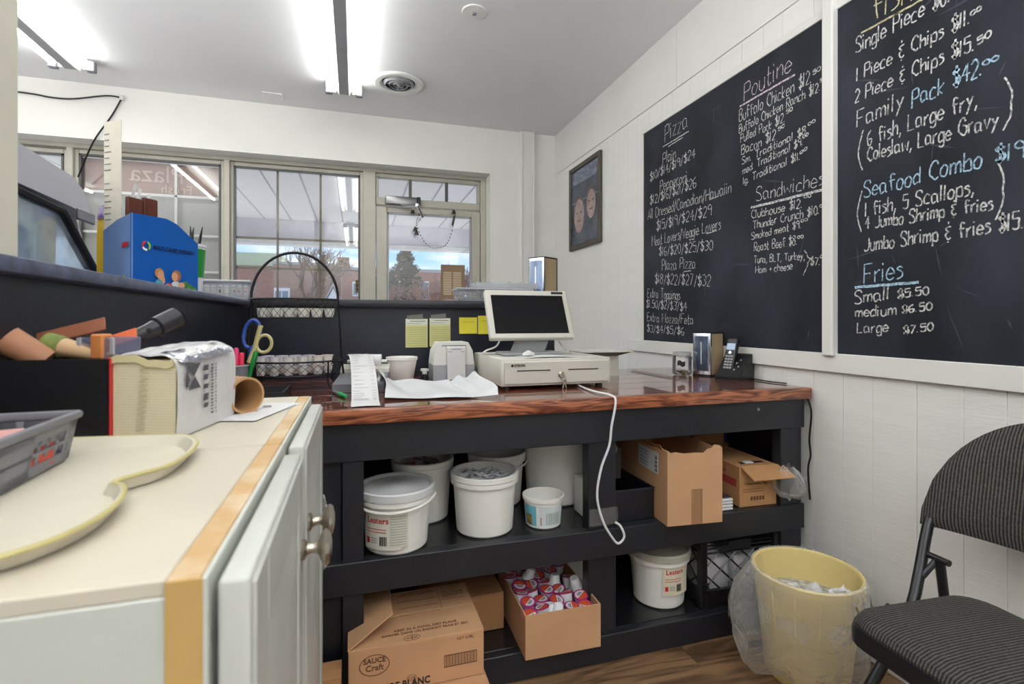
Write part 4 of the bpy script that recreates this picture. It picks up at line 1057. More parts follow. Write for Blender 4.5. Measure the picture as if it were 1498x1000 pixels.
for o,z in (('a',.147),):
    tag(MB().lathe([(0,z+.012),(.0895,z+.008)],30,(.397,1.60)).build('sachet_pile',SACH,loc=(0,0,SZ),kind='stuff'),'lower layer of silver sachets inside the plain pail','sachets')
    tag(MB().lathe([(0,z+.015),(.086,z+.012)],30,(.219,1.76)).build('sachet_pile',SACR,loc=(0,0,SZ),kind='stuff'),'lower layer of dark red sachets inside the open pail','sachets')
# small tub
t=thing('food_tub','small open white tub with blue pictured label in front of the tall pail','tub',(.590,1.580,SZ))
MB().lathe([(0,.001),(.053,0),(.057,.004),(.063,.083),(.068,.084),(.069,.096),(.065,.097),(.062,.086),(.055,.006),(0,.006)],40).build('body',WPL,t)
def wrapgrid(par,rad,a0,a1,z0,z1,m,name,dr=0):
    q=MB(); q.grid(10,1,lambda u,v:Vector(((rad+dr*v)*math.sin(a0+(a1-a0)*u),-(rad+dr*v)*math.cos(a0+(a1-a0)*u),z0+(z1-z0)*v))); return q.build(name,m,par,norm=False)
wrapgrid(t,.0585,-1.55,-.72,.010,.074,M('tub_blue',(112,186,206),.4),'label',.0048)
wrapgrid(t,.0590,-1.40,-.98,.012,.045,M('tub_picture',(196,176,60),.5,rgb2=(120,80,60),scale=60),'label_picture',.0026)
wrapgrid(t,.0585,-.55,.95,.012,.074,M('tub_text',(214,222,222),.5),'label',.0048)
wrapgrid(t,.0615,-.5,.9,.060,.072,M('tub_blue2',(170,188,220),.5),'label_band',.0012)
for k in range(7): wrapgrid(t,.0602,-.20+k*.12,-.13+k*.12,.016,.054,M('tub_print',(172,186,180),.5),'printing',.0030)
wrapgrid(t,.0600,-.48,-.44,.014,.040,REDP,'printing',.0020)
# white slab beside the middle post
tag(B(.733,.772,1.575,1.66,SZ,SZ+.128,bev=.006,seg=2).build('plastic_container',WPL),'narrow white plastic container standing against the middle post','container')
# lower shelf pail
p=pail('lidded white pail with cream label alone on the lower right shelf',(1.050,1.62),LZ,.088,.106,.185,2); brand_label(p,.1000,R(6),.055,.098,.108)
p=pail('partly hidden labelled pail behind the carton of portion cups',(.765,1.86),LZ,.10,.115,.22,1); brand_label(p,.107,R(-18),.04,.14,.15,M('label_white',(226,224,216),.5))

# cartons
def carton(label,loc,rz,w,d,h,m=CARD,open_top=False,group=None,thick=.004,seam=True):
    t=thing('cardboard_box',label,'box',loc,rz,group)
    if open_top:
        q=MB(); q.box(0,w,0,thick,0,h).box(0,w,d-thick,d,0,h).box(0,thick,thick,d-thick,0,h).box(w-thick,w,thick,d-thick,0,h).box(thick,w-thick,thick,d-thick,0,thick); q.build('body',m,t)
    else:
        B(0,w,0,d,0,h-.004,bev=.002).build('body',m,t)
        B(0,w/2-.001 if False else w,0,d/2-.0008,h-.004,h,bev=.0012).build('flap',m,t); B(0,w,d/2+.0008,d,h-.004,h,bev=.0012).build('flap',m,t)
    return t
# vinegar carton
t=carton('large brown vinegar carton with one raised flap at lower left',(-.018,1.395,.100),0,.362,.262,.128,CARDL)
m=Matrix.Translation((0,0,.128))@Matrix.Rotation(R(-24),4,'Y')
MB().prism([(0,.0),(.128,.05),(.128,.255),(0,.262)],(0,.004),2,m).build('raised_flap',CARDL,t)
text('VINAIGRE BLANC',.026,INK,t,(.028,-.0006,.008),bold=.03,sx=.9)
text('SAUCE',.019,INKB,t,(.066,-.0006,.088),align='CENTER',bold=.03); text('Craft',.022,INKB,t,(.066,-.0006,.068),align='CENTER',bold=.02)
MB().tube([(.066+.038*math.cos(a),-.0006,.082+.027*math.sin(a)) for a in (2*PI*k/30 for k in range(30))],.0011,4,cyc=True).build('print_oval',INKB,t)
text('COR',.010,INKB,t,(.163,-.0006,.026),align='CENTER'); MB().tube([(.163+.013*math.cos(a),-.0006,.030+.008*math.sin(a)) for a in (2*PI*k/18 for k in range(18))],.0006,4,cyc=True).build('print_oval',INKB,t)
text('NET 3.78L',.011,INKB,t,(.285,-.0006,.108))
q=MB()
for k in range(30): q.box(.255+k*.0028,.255+k*.0028+(.0009 if k%3 else .0018),-.0008,0,.042,.070)
q.box(.251,.341,-.0010,-.0002,.070,.072).box(.251,.341,-.0010,-.0002,.039,.041).box(.250,.252,-.001,-.0002,.039,.072).box(.340,.342,-.001,-.0002,.039,.072); q.build('barcode',INKB,t)
text('KEEP IN A COOL DRY PLACE',.0135,INKB,t,(.120,.052,.1285),(1,0,0),(0,1,0),bold=.02); text('GARDER DANS UN ENDROIT FRAIS ET SEC',.0125,INKB,t,(.085,.036,.1285),(1,0,0),(0,1,0),bold=.02)
MB().tube([(.165+.022*math.cos(a),.014+.011*math.sin(a),.1285) for a in (2*PI*k/24 for k in range(24))],.0008,4,cyc=True).box(.15,.18,.013,.015,.128,.1288).box(.164,.166,.006,.022,.128,.1288).build('print_emblem',INKB,t)
q=MB()
for k in range(4): q.box(.14,.26,.235-k*.036,.2362-k*.036,.128,.1286)
for k in range(7):
    q.box(.14+rnd.uniform(0,.02),.255,.248-k*.006,.2488-k*.006,.128,.1286) if k<3 else q.box(.275,.345,.245-k*.008,.2458-k*.008,.128,.1286)
    q.box(.275,.34-.01*(k%3),.25-k*.012,.2509-k*.012,.128,.1286)
q.box(.266,.267,.13,.255,.128,.1286); q.build('printing',INKB,t)
carton('flat brown carton on the floor under the vinegar carton',(-.01,1.185,0),0,.36,.28,.099,CARDL)
t=carton('plain brown carton half hidden behind the vinegar carton',(.20,1.60,LZ),0,.262,.26,.118,CARDD)
carton('brown carton by the cabinet door at the far left of the shelf unit',(-.115,1.39,0),0,.08,.075,.17,CARD)
# carton of portion cups
t=carton('open brown carton filled with magenta-lidded portion cups',(.478,1.428,LZ),R(-1),.242,.33,.130,CARDL,True)
MAG=M('magenta_rim',(176,36,120),.4); ORG=M('lid_orange',(206,84,50),.4); LW=M('lid_white',(222,218,224),.4)
t0=thing('portion_cup','white portion cup with magenta rim and orange and white lid in the carton','portion cup',(0,0,0),0,'portion cups in the open carton')
MB().lathe([(0,0),(.015,0),(.0165,.003),(.0215,.034)],18).build('cup',WPL2,t0)
MB().lathe([(.0216,.034),(.024,.0345),(.024,.0365),(.0195,.037),(.0195,.0355)],20).build('rim',MAG,t0)
q=MB(); q.poly([(0,0,.0366)]+[(.0197*math.cos(a),.0197*math.sin(a),.0366) for a in (PI*k/10 for k in range(11))],[[0,k,k+1] for k in range(1,11)]); q.build('lid',LW,t0,norm=False)
q=MB(); q.poly([(0,0,.0366)]+[(.0197*math.cos(a),.0197*math.sin(a),.0366) for a in (PI+PI*k/10 for k in range(11))],[[0,k,k+1] for k in range(1,11)]); q.build('lid_print',ORG,t0,norm=False)
MB().box(-.011,.011,.004,.0065,.0367,.0371).box(-.008,.008,.009,.011,.0367,.0371).build('lettering',INK,t0)
rg=random.Random(9); first=True
for j in range(6):
    for i in range(5):
        if (i,j) in ((3,3),(4,4),(2,0),(4,2)): continue
        loc=(.508+i*.045+(j%2)*.008-.004,1.462+j*.048+rg.uniform(-.004,.004),LZ+.080+rg.uniform(0,.012)+.004*j); rot=(rg.uniform(-.3,.15),rg.uniform(-.25,.25),rg.uniform(-3,3))
        if first: t0.location=loc; t0.rotation_euler=rot; first=False
        else: dup(t0,loc,rot=rot)
tu=None
for loc,rot in (((.600,1.470,LZ+.128),(R(150),R(20),0)),((.640,1.600,LZ+.150),(R(178),R(6),.4)),((.690,1.560,LZ+.150),(R(168),R(-14),1)),((.570,1.640,LZ+.160),(R(200),R(14),1)),((.575,1.480,LZ+.126),(R(172),0,0))):
    if tu is None:
        tu=thing('portion_cup','plain white portion cup lying upside down on the magenta-lidded cups','portion cup',loc,0,'upturned white portion cups in the carton'); tu.rotation_euler=rot
        MB().lathe([(0,0),(.013,0),(.015,.003),(.0205,.034),(.023,.035),(.023,.037),(0,.037)],18).build('cup',WPL2,tu)
    else: dup(tu,loc,rot=rot)
tag(B(.486,.712,1.436,1.75,LZ+.0045,LZ+.078).build('cup_layer',M('cup_layer',(206,180,196),.5,rgb2=(120,40,90),scale=40),kind='stuff'),'lower layers of portion cups filling the open carton','portion cups')

# big torn carton on the middle shelf
t=thing('cardboard_box','big open carton with a torn top edge, tallest on the middle shelf','box',(.962,1.432,SZ),R(-5))
q=MB(); q.box(0,.198,.46,.464,0,.235).box(0,.004,.004,.46,0,.242).box(.194,.198,.004,.46,0,.238).box(.004,.194,.004,.46,0,.004)
top=[(0,.245),(.012,.236),(.03,.238),(.06,.232),(.10,.233),(.13,.231),(.145,.243),(.160,.245),(.168,.256),(.185,.254),(.198,.246)]
q.prism([(0,0),(.198,0)]+top[::-1],(0,.004),1); q.build('body',CARDL,t)
q=MB(); q.grid(10,3,lambda u,v:Vector((.002-.010*v+.004*math.sin(u*17),.03+u*.40,.236+.020*v*(1-.4*math.sin(u*9))))); q.build('torn_edge',CARDD,t,thick=.002)
B(-.0012,-.0002,.06,.205,.150,.222).build('label',PAPER,t)
q=MB()
for k in range(5): q.box(-.002,-.001,.075+.06,.195,.160+k*.012,.1612+k*.012)
for k in range(8): q.box(-.002,-.001,.066,.082,.158+k*.007,.158+k*.007+(.002 if k%2 else .004))
q.build('printing',INK,t)
B(.085,.125,-.0008,0,.0,.115).build('packing_tape',M('tape_tan',(176,128,88),.35,var=.1,scale=30,alpha=.22),t)
# compostable bags carton
t=thing('cardboard_box','shorter brown carton with an open flap at the right of the middle shelf','box',(1.305,1.502,SZ),R(-3))
B(0,.155,0,.28,0,.145,bev=.002).build('body',CARD,t)
MB().box(.004,.175,-.075,0,0,.003,mat=Matrix.Translation((0,0,.142))@Matrix.Rotation(R(22),4,'X')).build('flap',CARD,t)
B(.03,.125,.03,.05,.1455,.1465).build('dark_slot',INK,t); B(.04,.075,.02,.045,.147,.152,bev=.002).build('white_tab',PAPER,t)
text('Compostable Bags',.0155,INKB,t,(.018,-.0008,.078),sx=.85); q=MB()
for k in range(2): q.box(.012,.10,-.0008,0,.062-.009*k,.0632-.009*k)
for k in range(5): q.box(.045+k*.012,.053+k*.012,-.0008,0,.022,.036)
q.build('printing',INKB,t)
text('Paper Roll',.02,M('print_red_brown',(150,60,50),.8),t,(-.0008,.16,.105),(0,-1,0),(0,0,1)); B(-.0008,0,.02,.17,.068,.095).build('print_band',M('print_red2',(176,64,56),.8),t)
q=MB(); q.lathe([(0,-.05),(.030,-.045),(.052,-.015),(.050,.022),(.03,.045),(.018,.06)],22)
for v in q.bm.verts: v.co+=v.co.normalized()*rnd.uniform(-.011,.011)
tag(q.build('plastic_bag',BAGF,loc=(1.475,1.455,SZ+.085),ang=80),'clear crumpled plastic bag spilling from the compostable bag carton','bag')
carton('brown carton stacked behind and above the flapped carton',(1.335,1.80,SZ+.150),0,.15,.2,.11,CARDD)
carton('low brown carton supporting the stacked one at the back of the shelf',(1.31,1.80,SZ),0,.20,.3,.148,CARDD)
tag(B(1.50,1.555,1.86,2.05,SZ,SZ+.24,bev=.004).build('blue_box',M('deep_blue',(20,56,130),.5)),'deep blue box standing at the back right of the middle shelf','box')
# black bin and white tray stack
t=thing('storage_bin','black open storage bin between the middle post and the big carton','bin',(.815,1.515,SZ))
q=MB(); q.box(0,.15,0,.004,0,.100).box(0,.15,.30,.304,0,.100).box(0,.004,.004,.30,0,.1).box(.146,.15,.004,.30,0,.1).box(.004,.146,.004,.30,0,.004); q.build('body',M('bin_black',(26,27,34),.4),t)
MB().tube([(0,0,.1),(.15,0,.1),(.15,.304,.1),(0,.304,.1)],.0035,6,cyc=True).build('rim',M('bin_rim',(40,42,50),.4),t)
src=None
for k in range(4):
    loc=(1.170,1.490,SZ+.001+k*.0105)
    if src is None:
        src=thing('foam_tray','white foam tray in the small stack beside the big carton','tray',loc,0,'white foam trays stacked beside the big carton'); B(0,.098,0,.16,0,.009,bev=.004,seg=2).build('tray_body',WPL2,src); B(.01,.088,.01,.15,.009,.0098).build('tray_well',LID,src)
    else: dup(src,loc)
tag(B(1.172,1.262,1.495,1.645,SZ+.0435,SZ+.0475,bev=.001).build('notepad',M('dark_card',(70,60,64),.6)),'dark printed card lying on the stack of white foam trays','card')
q=MB().lathe([(0,-.03),(.018,-.026),(.026,0),(.014,.032),(0,.04)],14)
for v in q.bm.verts: v.co+=v.co.normalized()*rnd.uniform(-.006,.006)
tag(q.build('plastic_bag',BAGF,loc=(.830,1.58,.655),ang=80),'scrap of clear plastic bag poking out beside the middle post','bag')
tag(B(.81,.90,1.62,1.78,SZ+.105,SZ+.215,bev=.003).build('wrapped_pack',M('dark_pack',(54,50,52),.5)),'dark wrapped pack standing behind the black storage bin','pack')

# milk crate
t=thing('milk_crate','black lattice milk crate on the lower right shelf','crate',(1.155,1.512,LZ),R(-2))
L=.30; D=.30; H=.235
def crate_side(fn,name='lattice_side'):
    q=MB()
    q.box(0,1,0,1,0,.001) if 0 else None
    def bar(u0,z0,u1,z1,r=.0032): q.tube([fn(u0,z0),fn(u1,z1)],r,4,cap=False)
    nn=4
    for k in range(-4,nn+1):
        for s in (1,-1):
            a=(k/nn,0.055); b=((k+1.9)/nn,.185)
            def clip(u0,z0,u1,z1):
                if u0<0: z0+= (0-u0)*(z1-z0)/(u1-u0); u0=0
                if u1>1: z1-= (u1-1)*(z1-z0)/(u1-u0) if u1!=u0 else 0; u1=1
                return u0,z0,u1,z1
            if a[0]<1 and b[0]>0:
                c=clip(a[0],a[1],b[0],b[1])
                if s>0: bar(*c)
                else: bar(1-c[0],c[1],1-c[2],c[3])
    for z in (.055,.185,.200,.212,.224,.235): bar(0,z,1,z,.006 if z in (.235,.055) else .004)
    q.build(name,BPL,t)
crate_side(lambda u,z:(u*L,0,z)); crate_side(lambda u,z:(u*L,D,z)); crate_side(lambda u,z:(0,u*D,z)); crate_side(lambda u,z:(L,u*D,z))
q=MB().box(-.006,L+.006,-.006,.006,0,.055).box(-.006,L+.006,D-.006,D+.006,0,.055).box(-.006,.006,0,D,0,.055).box(L-.006,L+.006,0,D,0,.055).box(0,L,0,D,.004,.010); q.build('base',BPL,t)
for x in (0,L):
    for y in (0,D): B(x-.014,x+.014,y-.014,y+.014,0,.24,bev=.004).build('corner_post',BPL,t)
for k in range(5): B(-.016,.016,-.018,-.012,.06+k*.012,.066+k*.012).build('rib',BPL,t) if k<3 else None
q=MB()
q.box(.105,.195,-.010,.0,.188,.222,bev=.004); q.build('hand_grip',BPLM,t)
for i,(x,y) in enumerate(((.08,.08),(.21,.08),(.08,.21),(.21,.21))):
    j=thing('milk_jug','white plastic jug inside the black milk crate','jug',(1.155+x,1.512+y,LZ+.0115),0,'white jugs inside the milk crate') if i==0 else None
    if i==0:
        j0=j; B(-.055,.055,-.055,.055,0,.14,bev=.012,seg=2).build('body',M('jug_white',(214,214,216),.5),j0); MB().lathe([(.045,.135),(.018,.175),(.016,.19),(0,.19)],18).build('neck',M('jug_white',(0,0,0)),j0)
    else: dup(j0,(1.155+x,1.512+y,LZ+.0115))

# waste bin with clear liner
BX,BY=1.335,1.250
t=thing('waste_bin','yellowish cream round waste bin between the shelf unit and the chair','waste bin',(BX,BY,0))
q=MB(); n=48
q.lathe([(0,.004),(.112,0),(.116,.006),(.147,.285),(.151,.292),(.154,.318),(.150,.322),(.144,.318),(.141,.29),(.112,.010),(0,.010)],n); q.build('body',YPL,t)
for k in range(14):
    a=2*PI*k/14+.1; MB().tube([(.1145*math.cos(a),.1145*math.sin(a),.02),(.1455*math.cos(a),.1455*math.sin(a),.28)],.0022,5).build('rib',YPL,t)
MB().tube(ring(0,0,.1505,.1505,.318,48),.0048,8,cyc=True).build('rim',YPL,t)
hd_=R(-72)
def hp(a,r,z): return (r*math.cos(a),r*math.sin(a),z)
MB().tube([hp(hd_-.27,.150,.290),hp(hd_-.27,.160,.286),hp(hd_-.20,.172,.245),hp(hd_-.15,.175,.238),hp(hd_+.24,.175,.238),hp(hd_+.28,.170,.255),hp(hd_+.28,.160,.286),hp(hd_+.28,.150,.290)],.0024,6).build('handle',STEEL,t)
MB().box(-.012,.012,-.004,.004,-.014,.014,bev=.002,mat=Matrix.Translation(hp(hd_+.28,.150,.286))@Matrix.Rotation(hd_+.28+PI/2,4,'Z')).build('handle_lug',YPL,t)
# liner
rg=random.Random(2); n=72; prof=[(.118,.05,0),(.138,.20,.002),(.145,.30,.002),(.152,.327,.002),(.160,.318,.004),(.166,.26,.010),(.170,.19,.016),(.168,.12,.020),(.160,.065,.022),(.150,.045,.016)]
q=MB(); rows=[]
for i,(r,z,am) in enumerate(prof):
    row=[]
    for k in range(n):
        a=2*PI*k/n; f=am*(math.sin(a*7+i*.6)+.7*math.sin(a*13+i*1.1)+.5*math.sin(a*23+i*.4))*.7
        bulge=max(0,math.cos(a-R(168)))**3*.075*max(0,1-abs(i-6.5)/4) if i>4 else 0
        rr=max(r,.1565)+f*.4+bulge if i>4 and z>.15 else r+f*.4+bulge
        rr=min(rr,(W-.02-BX)/max(math.cos(a),1e-3)) if math.cos(a)>0.2 else rr
        row.append(q.bm.verts.new((rr*math.cos(a),rr*math.sin(a),z+ (am*.8*math.sin(a*5+i) if i>6 else 0))))
    rows.append(row)
for a_,b_ in zip(rows,rows[1:]):
    for k in range(n): q.bm.faces.new((a_[k],a_[(k+1)%n],b_[(k+1)%n],b_[k]))
tag(q.build('bin_liner',BAGF,loc=(BX,BY,0),ang=180,norm=False),'clear crinkled plastic liner folded over the cream waste bin','bin liner')
src=None
for i,(a,r,z) in enumerate(((PI*1.02,.085,.262),(PI*1.12,.095,.272),(PI*1.25,.09,.268),(PI*1.35,.088,.262),(PI*1.5,.09,.260),(PI*.9,.06,.245),(PI*1.2,.045,.245),(PI*1.45,.04,.24),(PI*.6,.04,.235),(PI*.1,.05,.23),(PI*1.62,.098,.282),(PI*1.58,.085,.268))):
    if src is None or i==1:
        src=thing('crumpled_receipt','crumpled white receipt paper in the waste bin','paper',(0,0,0),0,'crumpled receipts in the waste bin')
        q=MB(); q.lathe([(0,-.012),(.02,-.008),(.028,.004),(.016,.014),(0,.016)],9)
        for v in q.bm.verts: v.co+=Vector((rnd.uniform(-1,1),rnd.uniform(-1,1),rnd.uniform(-1,1)))*.008
        q.build('paper_ball',PAPER,src,smooth=False); B(-.008,.006,-.012,-.008,.013,.016).build('printing',INKG,src)
        src.location=(BX+r*math.cos(a),BY+r*math.sin(a),z)
    else: dup(src,(BX+r*math.cos(a),BY+r*math.sin(a),z),rot=(rnd.uniform(-1,1),rnd.uniform(-1,1),rnd.uniform(0,6)))
tag(MB().lathe([(0,.235),(.134,.225)],24).build('rubbish',M('rubbish_white',(206,204,196),.8,rgb2=(150,146,138),scale=50,bump=.6,bscale=60),loc=(BX,BY,0),kind='stuff'),'layer of white rubbish lower down in the waste bin','rubbish')

# folding chair: faces -X, back against the right wall
STRIPE=stripes('chair_fabric',(34,33,35),(92,86,80),1,150,.95,.55,'Object',.5)
STRIPE2=stripes('chair_fabric_seat',(30,29,31),(84,78,73),1,150,.95,.55,'Object',.5)
CB=M('chair_metal',(34,34,38),.3,.2,var=.05)
t=thing('folding_chair','black folding chair with striped padded seat and arched padded back','chair',(1.20,.665,0),R(-4))
# local: x toward the wall (back), y along the wall
def rrect(hx,hy,r,n=6):
    P=[]
    for cx,cy,a in ((hx-r,hy-r,0),(-hx+r,hy-r,PI/2),(-hx+r,-hy+r,PI),(hx-r,-hy+r,1.5*PI)):
        for k in range(n+1): P.append((cx+r*math.cos(a+PI/2*k/n),cy+r*math.sin(a+PI/2*k/n)))
    return P
q=MB(); rows=[]
for s,z in ((1.0,.392),(1.0,.418),(.985,.428)): rows.append([q.bm.verts.new((x*s,y*s,z)) for x,y in rrect(.185,.205,.065)])
for a_,b_ in zip(rows,rows[1:]):
    for k in range(len(a_)): q.bm.faces.new((a_[k],a_[(k+1)%len(a_)],b_[(k+1)%len(a_)],b_[k]))
q.bm.faces.new(rows[0][::-1]); q.bm.faces.new(rows[-1]); q.build('seat_pan',CB,t)
q=MB(); rows=[]
for s,z in ((.965,.425),(.97,.434),(.93,.446),(.8,.455),(.5,.460),(.2,.461)): rows.append([q.bm.verts.new((x*s,y*s,z)) for x,y in rrect(.185,.205,.065)])
for a_,b_ in zip(rows,rows[1:]):
    for k in range(len(a_)): q.bm.faces.new((a_[k],a_[(k+1)%len(a_)],b_[(k+1)%len(a_)],b_[k]))
q.bm.faces.new(rows[-1]); q.build('seat',STRIPE2,t)
# backrest: arch outline, bowed along y
def arch(v):  # outline in (y,z)
    return v
q=MB(); N=28
def bx(y): return .262-.070*(abs(y)/.275)**2+.0
def half(y): # top height over bottom for arch
    return .560+.305*max(0,1-(abs(y)/.277)**2.5)**.5
for side in (0,1):
    pass
G=[]
for i in range(N+1):
    y=-.275+.55*i/N; row=[]
    zt=half(y); zb=.560+.012*0
    for j in range(11):
        v=j/10; z=zb+(zt-zb)*v; edge=min(1,4*v,4*(1-v)) ; ey=min(1,(1-abs(y)/.275)*6); th=.006+.016*math.sqrt(max(0,min(edge,ey)))
        row.append((y,z,bx(y)+(z-.56)*.14,th))
    G.append(row)
F=[[q.bm.verts.new((r[2]-r[3],r[0],r[1])) for r in row] for row in G]; K=[[q.bm.verts.new((r[2]+r[3],r[0],r[1])) for r in row] for row in G]
for i in range(N):
    for j in range(10):
        q.bm.faces.new((F[i][j],F[i+1][j],F[i+1][j+1],F[i][j+1])); q.bm.faces.new((K[i][j],K[i][j+1],K[i+1][j+1],K[i+1][j]))
for i in range(N):
    q.bm.faces.new((F[i][0],K[i][0],K[i+1][0],F[i+1][0])); q.bm.faces.new((F[i][10],F[i+1][10],K[i+1][10],K[i][10]))
for j in range(10):
    q.bm.faces.new((F[0][j],F[0][j+1],K[0][j+1],K[0][j])); q.bm.faces.new((F[N][j],K[N][j],K[N][j+1],F[N][j+1]))
q.build('backrest',STRIPE,t,ang=60,loc=(0,.04,0))
for s in (-1,1):
    yy=s*.232
    MB().tube(cr([(.225,s*.255+.04,.64),(.188,s*.262+.034,.56),(.05,yy,.385),(-.06,yy,.24),(-.22,yy,.012)],4),.0125,12).build('leg',CB,t)
    MB().tube([(.150,s*.238,.505),(.165,s*.236,.39),(.205,s*.225,.012)],.011,12).build('leg',CB,t)
    for x,z in ((.150,.505),(.035,.385)): MB().lathe([(0,-.03),(.008,-.03),(.008,.03),(0,.03)],12,mat=Matrix.Translation((x,s*.245,z))@Matrix.Rotation(R(90),4,'X')).build('hinge_bolt',CB,t)
    MB().tube([(.150,s*.245,.50),(.112,s*.250,.462)],.007,8).build('link',CB,t)
    for x in (-.22,.205): MB().lathe([(0,-.012),(.016,-.012),(.016,.02),(0,.02)],14,(x,s*(.232 if x<0 else .225)),mat=Matrix.Translation((0,0,.012))).build('foot_cap',BPL,t)
MB().tube([(-.17,-.232,.085),(-.17,.232,.085)],.009,10).build('stretcher',CB,t); MB().tube([(.195,-.212,.12),(.195,.212,.12)],.009,10).build('stretcher',CB,t)
# ---------------- cabinets in the foreground ----------------
FG=.76                      # the foreground things are narrow wall-cabinet sized; sizes below are multiplied by this
CH=.9403                    # height of the cabinet tops
def fg(t,z=None):
    """size a foreground thing down and stand it on the cabinet tops"""
    p=t.location.copy(); t.scale=(FG,)*3; t.location=(p.x*FG,p.y*FG,CH+(p.z-CZ)*FG); return t
def cabinet(label,y0,y1,yd0,yd1,knob_y):
    t=thing('wall_cabinet',label,'cabinet',(0,0,0),0,'old white cabinets in the foreground')
    z=CH; x0,x1=-.428,-.0866
    B(x0,x1,y0,y1,.0,z-.010,bev=.001).build('body',SIDE,t)
    B(x0,-.105,y0+.001,y1-.001,z-.010,z,bev=.001).build('top_panel',CREAM,t)
    B(-.1047,x1,y0+.001,y1-.001,z-.010,z,bev=.001).build('top_edge_strip',TANP,t)
    B(-.1047,x1+.001,y0-.0012,y0+.0005,.0,z-.001).build('side_edge_strip',TAN,t)
    B(x1,x1+.0034,y0,y1,0,z-.001,bev=.0008).build('face_frame',SIDE,t)
    d=B(-.0790,-.0608,yd0,yd1,.10,z-.006,bev=.003,seg=3).build('door',DOORM,t)
    q=MB(); w=.05; q.box(-.062,-.0581,yd0+.003,yd0+w,.104,z-.009,bev=.002).box(-.062,-.0581,yd1-w,yd1-.003,.104,z-.009,bev=.002).box(-.062,-.0581,yd0+w,yd1-w,z-.062,z-.009,bev=.002).box(-.062,-.0581,yd0+w,yd1-w,.104,.16,bev=.002); q.build('door_rails',DOORM,d)
    k=MB().lathe([(.0105,0),(.0113,.003),(.0065,.006),(.005,.011),(.0065,.017),(.013,.020),(.0185,.023),(.0198,.026),(.017,.030),(.008,.032),(0,.0325)],28,mat=Matrix.Translation((-.0581,knob_y,.830))@Matrix.Rotation(R(90),4,'Y')).build('knob',NICK,d)
    MB().lathe([(.0,-.001),(.0028,-.0012)],12,mat=Matrix.Translation((-.1254,y0,z-.017))@Matrix.Rotation(R(90),4,'X')).build('screw_hole',BPL,t)
    return t
cabinet('nearest white cabinet with raw tan edge strips and the tray on top',.340,.675,.3435,.6445,.625)
cabinet('farther white cabinet, napkin pack and cardboard tube on top',.679,1.085,.681,1.015,.708)
t=thing('plastic_bag','clear plastic bag hanging behind the cabinet knobs','bag',(-.066,1.104,.66))
q=MB().lathe([(0,-.085),(.014,-.06),(.020,-.02),(.018,.03),(.008,.07),(0,.075)],16)
for v in q.bm.verts: v.co+=v.co.normalized()*rnd.uniform(-.005,.005)
q.build('bag',BAGF,t,ang=80)

# scalloped tray under the grey basket
t=tray=thing('serving_tray','large cream scalloped serving tray lying under the grey basket','tray',(0,0,CZ+.001))
out=cr([(-.250,.905,0),(-.226,.860,0),(-.216,.79,0),(-.222,.73,0),(-.242,.700,0),(-.258,.672,0),(-.240,.650,0),(-.226,.60,0),(-.228,.54,0),(-.256,.490,0),(-.33,.462,0),(-.43,.455,0),(-.50,.47,0),(-.55,.52,0),(-.562,.66,0),(-.555,.80,0),(-.54,.88,0),(-.50,.925,0),(-.43,.935,0),(-.34,.925,0),(-.285,.918,0),(-.250,.905,0)],5)[:-1]
cx,cy=-.40,.69
q=MB(); rows=[]
for s,z in ((.80,.000),(.955,.001),(1.0,.015),(1.012,.0165),(1.008,.0185),(.985,.0175),(.94,.0045),(.5,.004)): rows.append([q.bm.verts.new((cx+(p.x-cx)*s,cy+(p.y-cy)*s,z)) for p in out])
for a_,b_ in zip(rows,rows[1:]):
    for k in range(len(a_)): q.bm.faces.new((a_[k],a_[(k+1)%len(a_)],b_[(k+1)%len(a_)],b_[k]))
q.bm.faces.new(rows[0][::-1]); q.bm.faces.new(rows[-1]); q.build('tray_body',M('tray_cream',(210,204,186),.4,var=.04,scale=5),t)
q=MB().tube([(cx+(p.x-cx)*1.010,cy+(p.y-cy)*1.010,.0165) for p in out],.0026,6,cyc=True); q.build('rim',M('tray_rim',(196,186,128),.45,var=.08,scale=20),t)

# grey basket at lower left with pink papers
t=fg(basket('plastic_basket','grey plastic basket with red and pink contents on the scalloped tray',(-.465,.738,CZ+.0065),R(3),.205,.228,.066,GPL,5,1,.010,None,.5))
fg(tray)
src=None
for k in range(4):
    loc=(-.465+.004*k,.72,CZ+.012+k*.0115)
    if src is None: src=thing('pink_pad','pink paper pad stacked in the grey basket on the tray','paper pad',loc,R(6),'pink pads in the grey basket'); B(-.072,.072,-.08,.08,0,.011,bev=.001).build('sheets',M('pink_pad',(224,168,164),.7),src); src0=src.location.copy()
    else: fg(dup(src,loc,R(6+k*4)))
fg(src)
t=thing('red_packet','red packet standing behind the slots of the grey basket','packet',(-.376,.735,CZ+.012)); B(-.004,.004,-.07,.07,0,.042,bev=.002).build('packet',M('red_pack',(206,66,48),.5),t); fg(t)

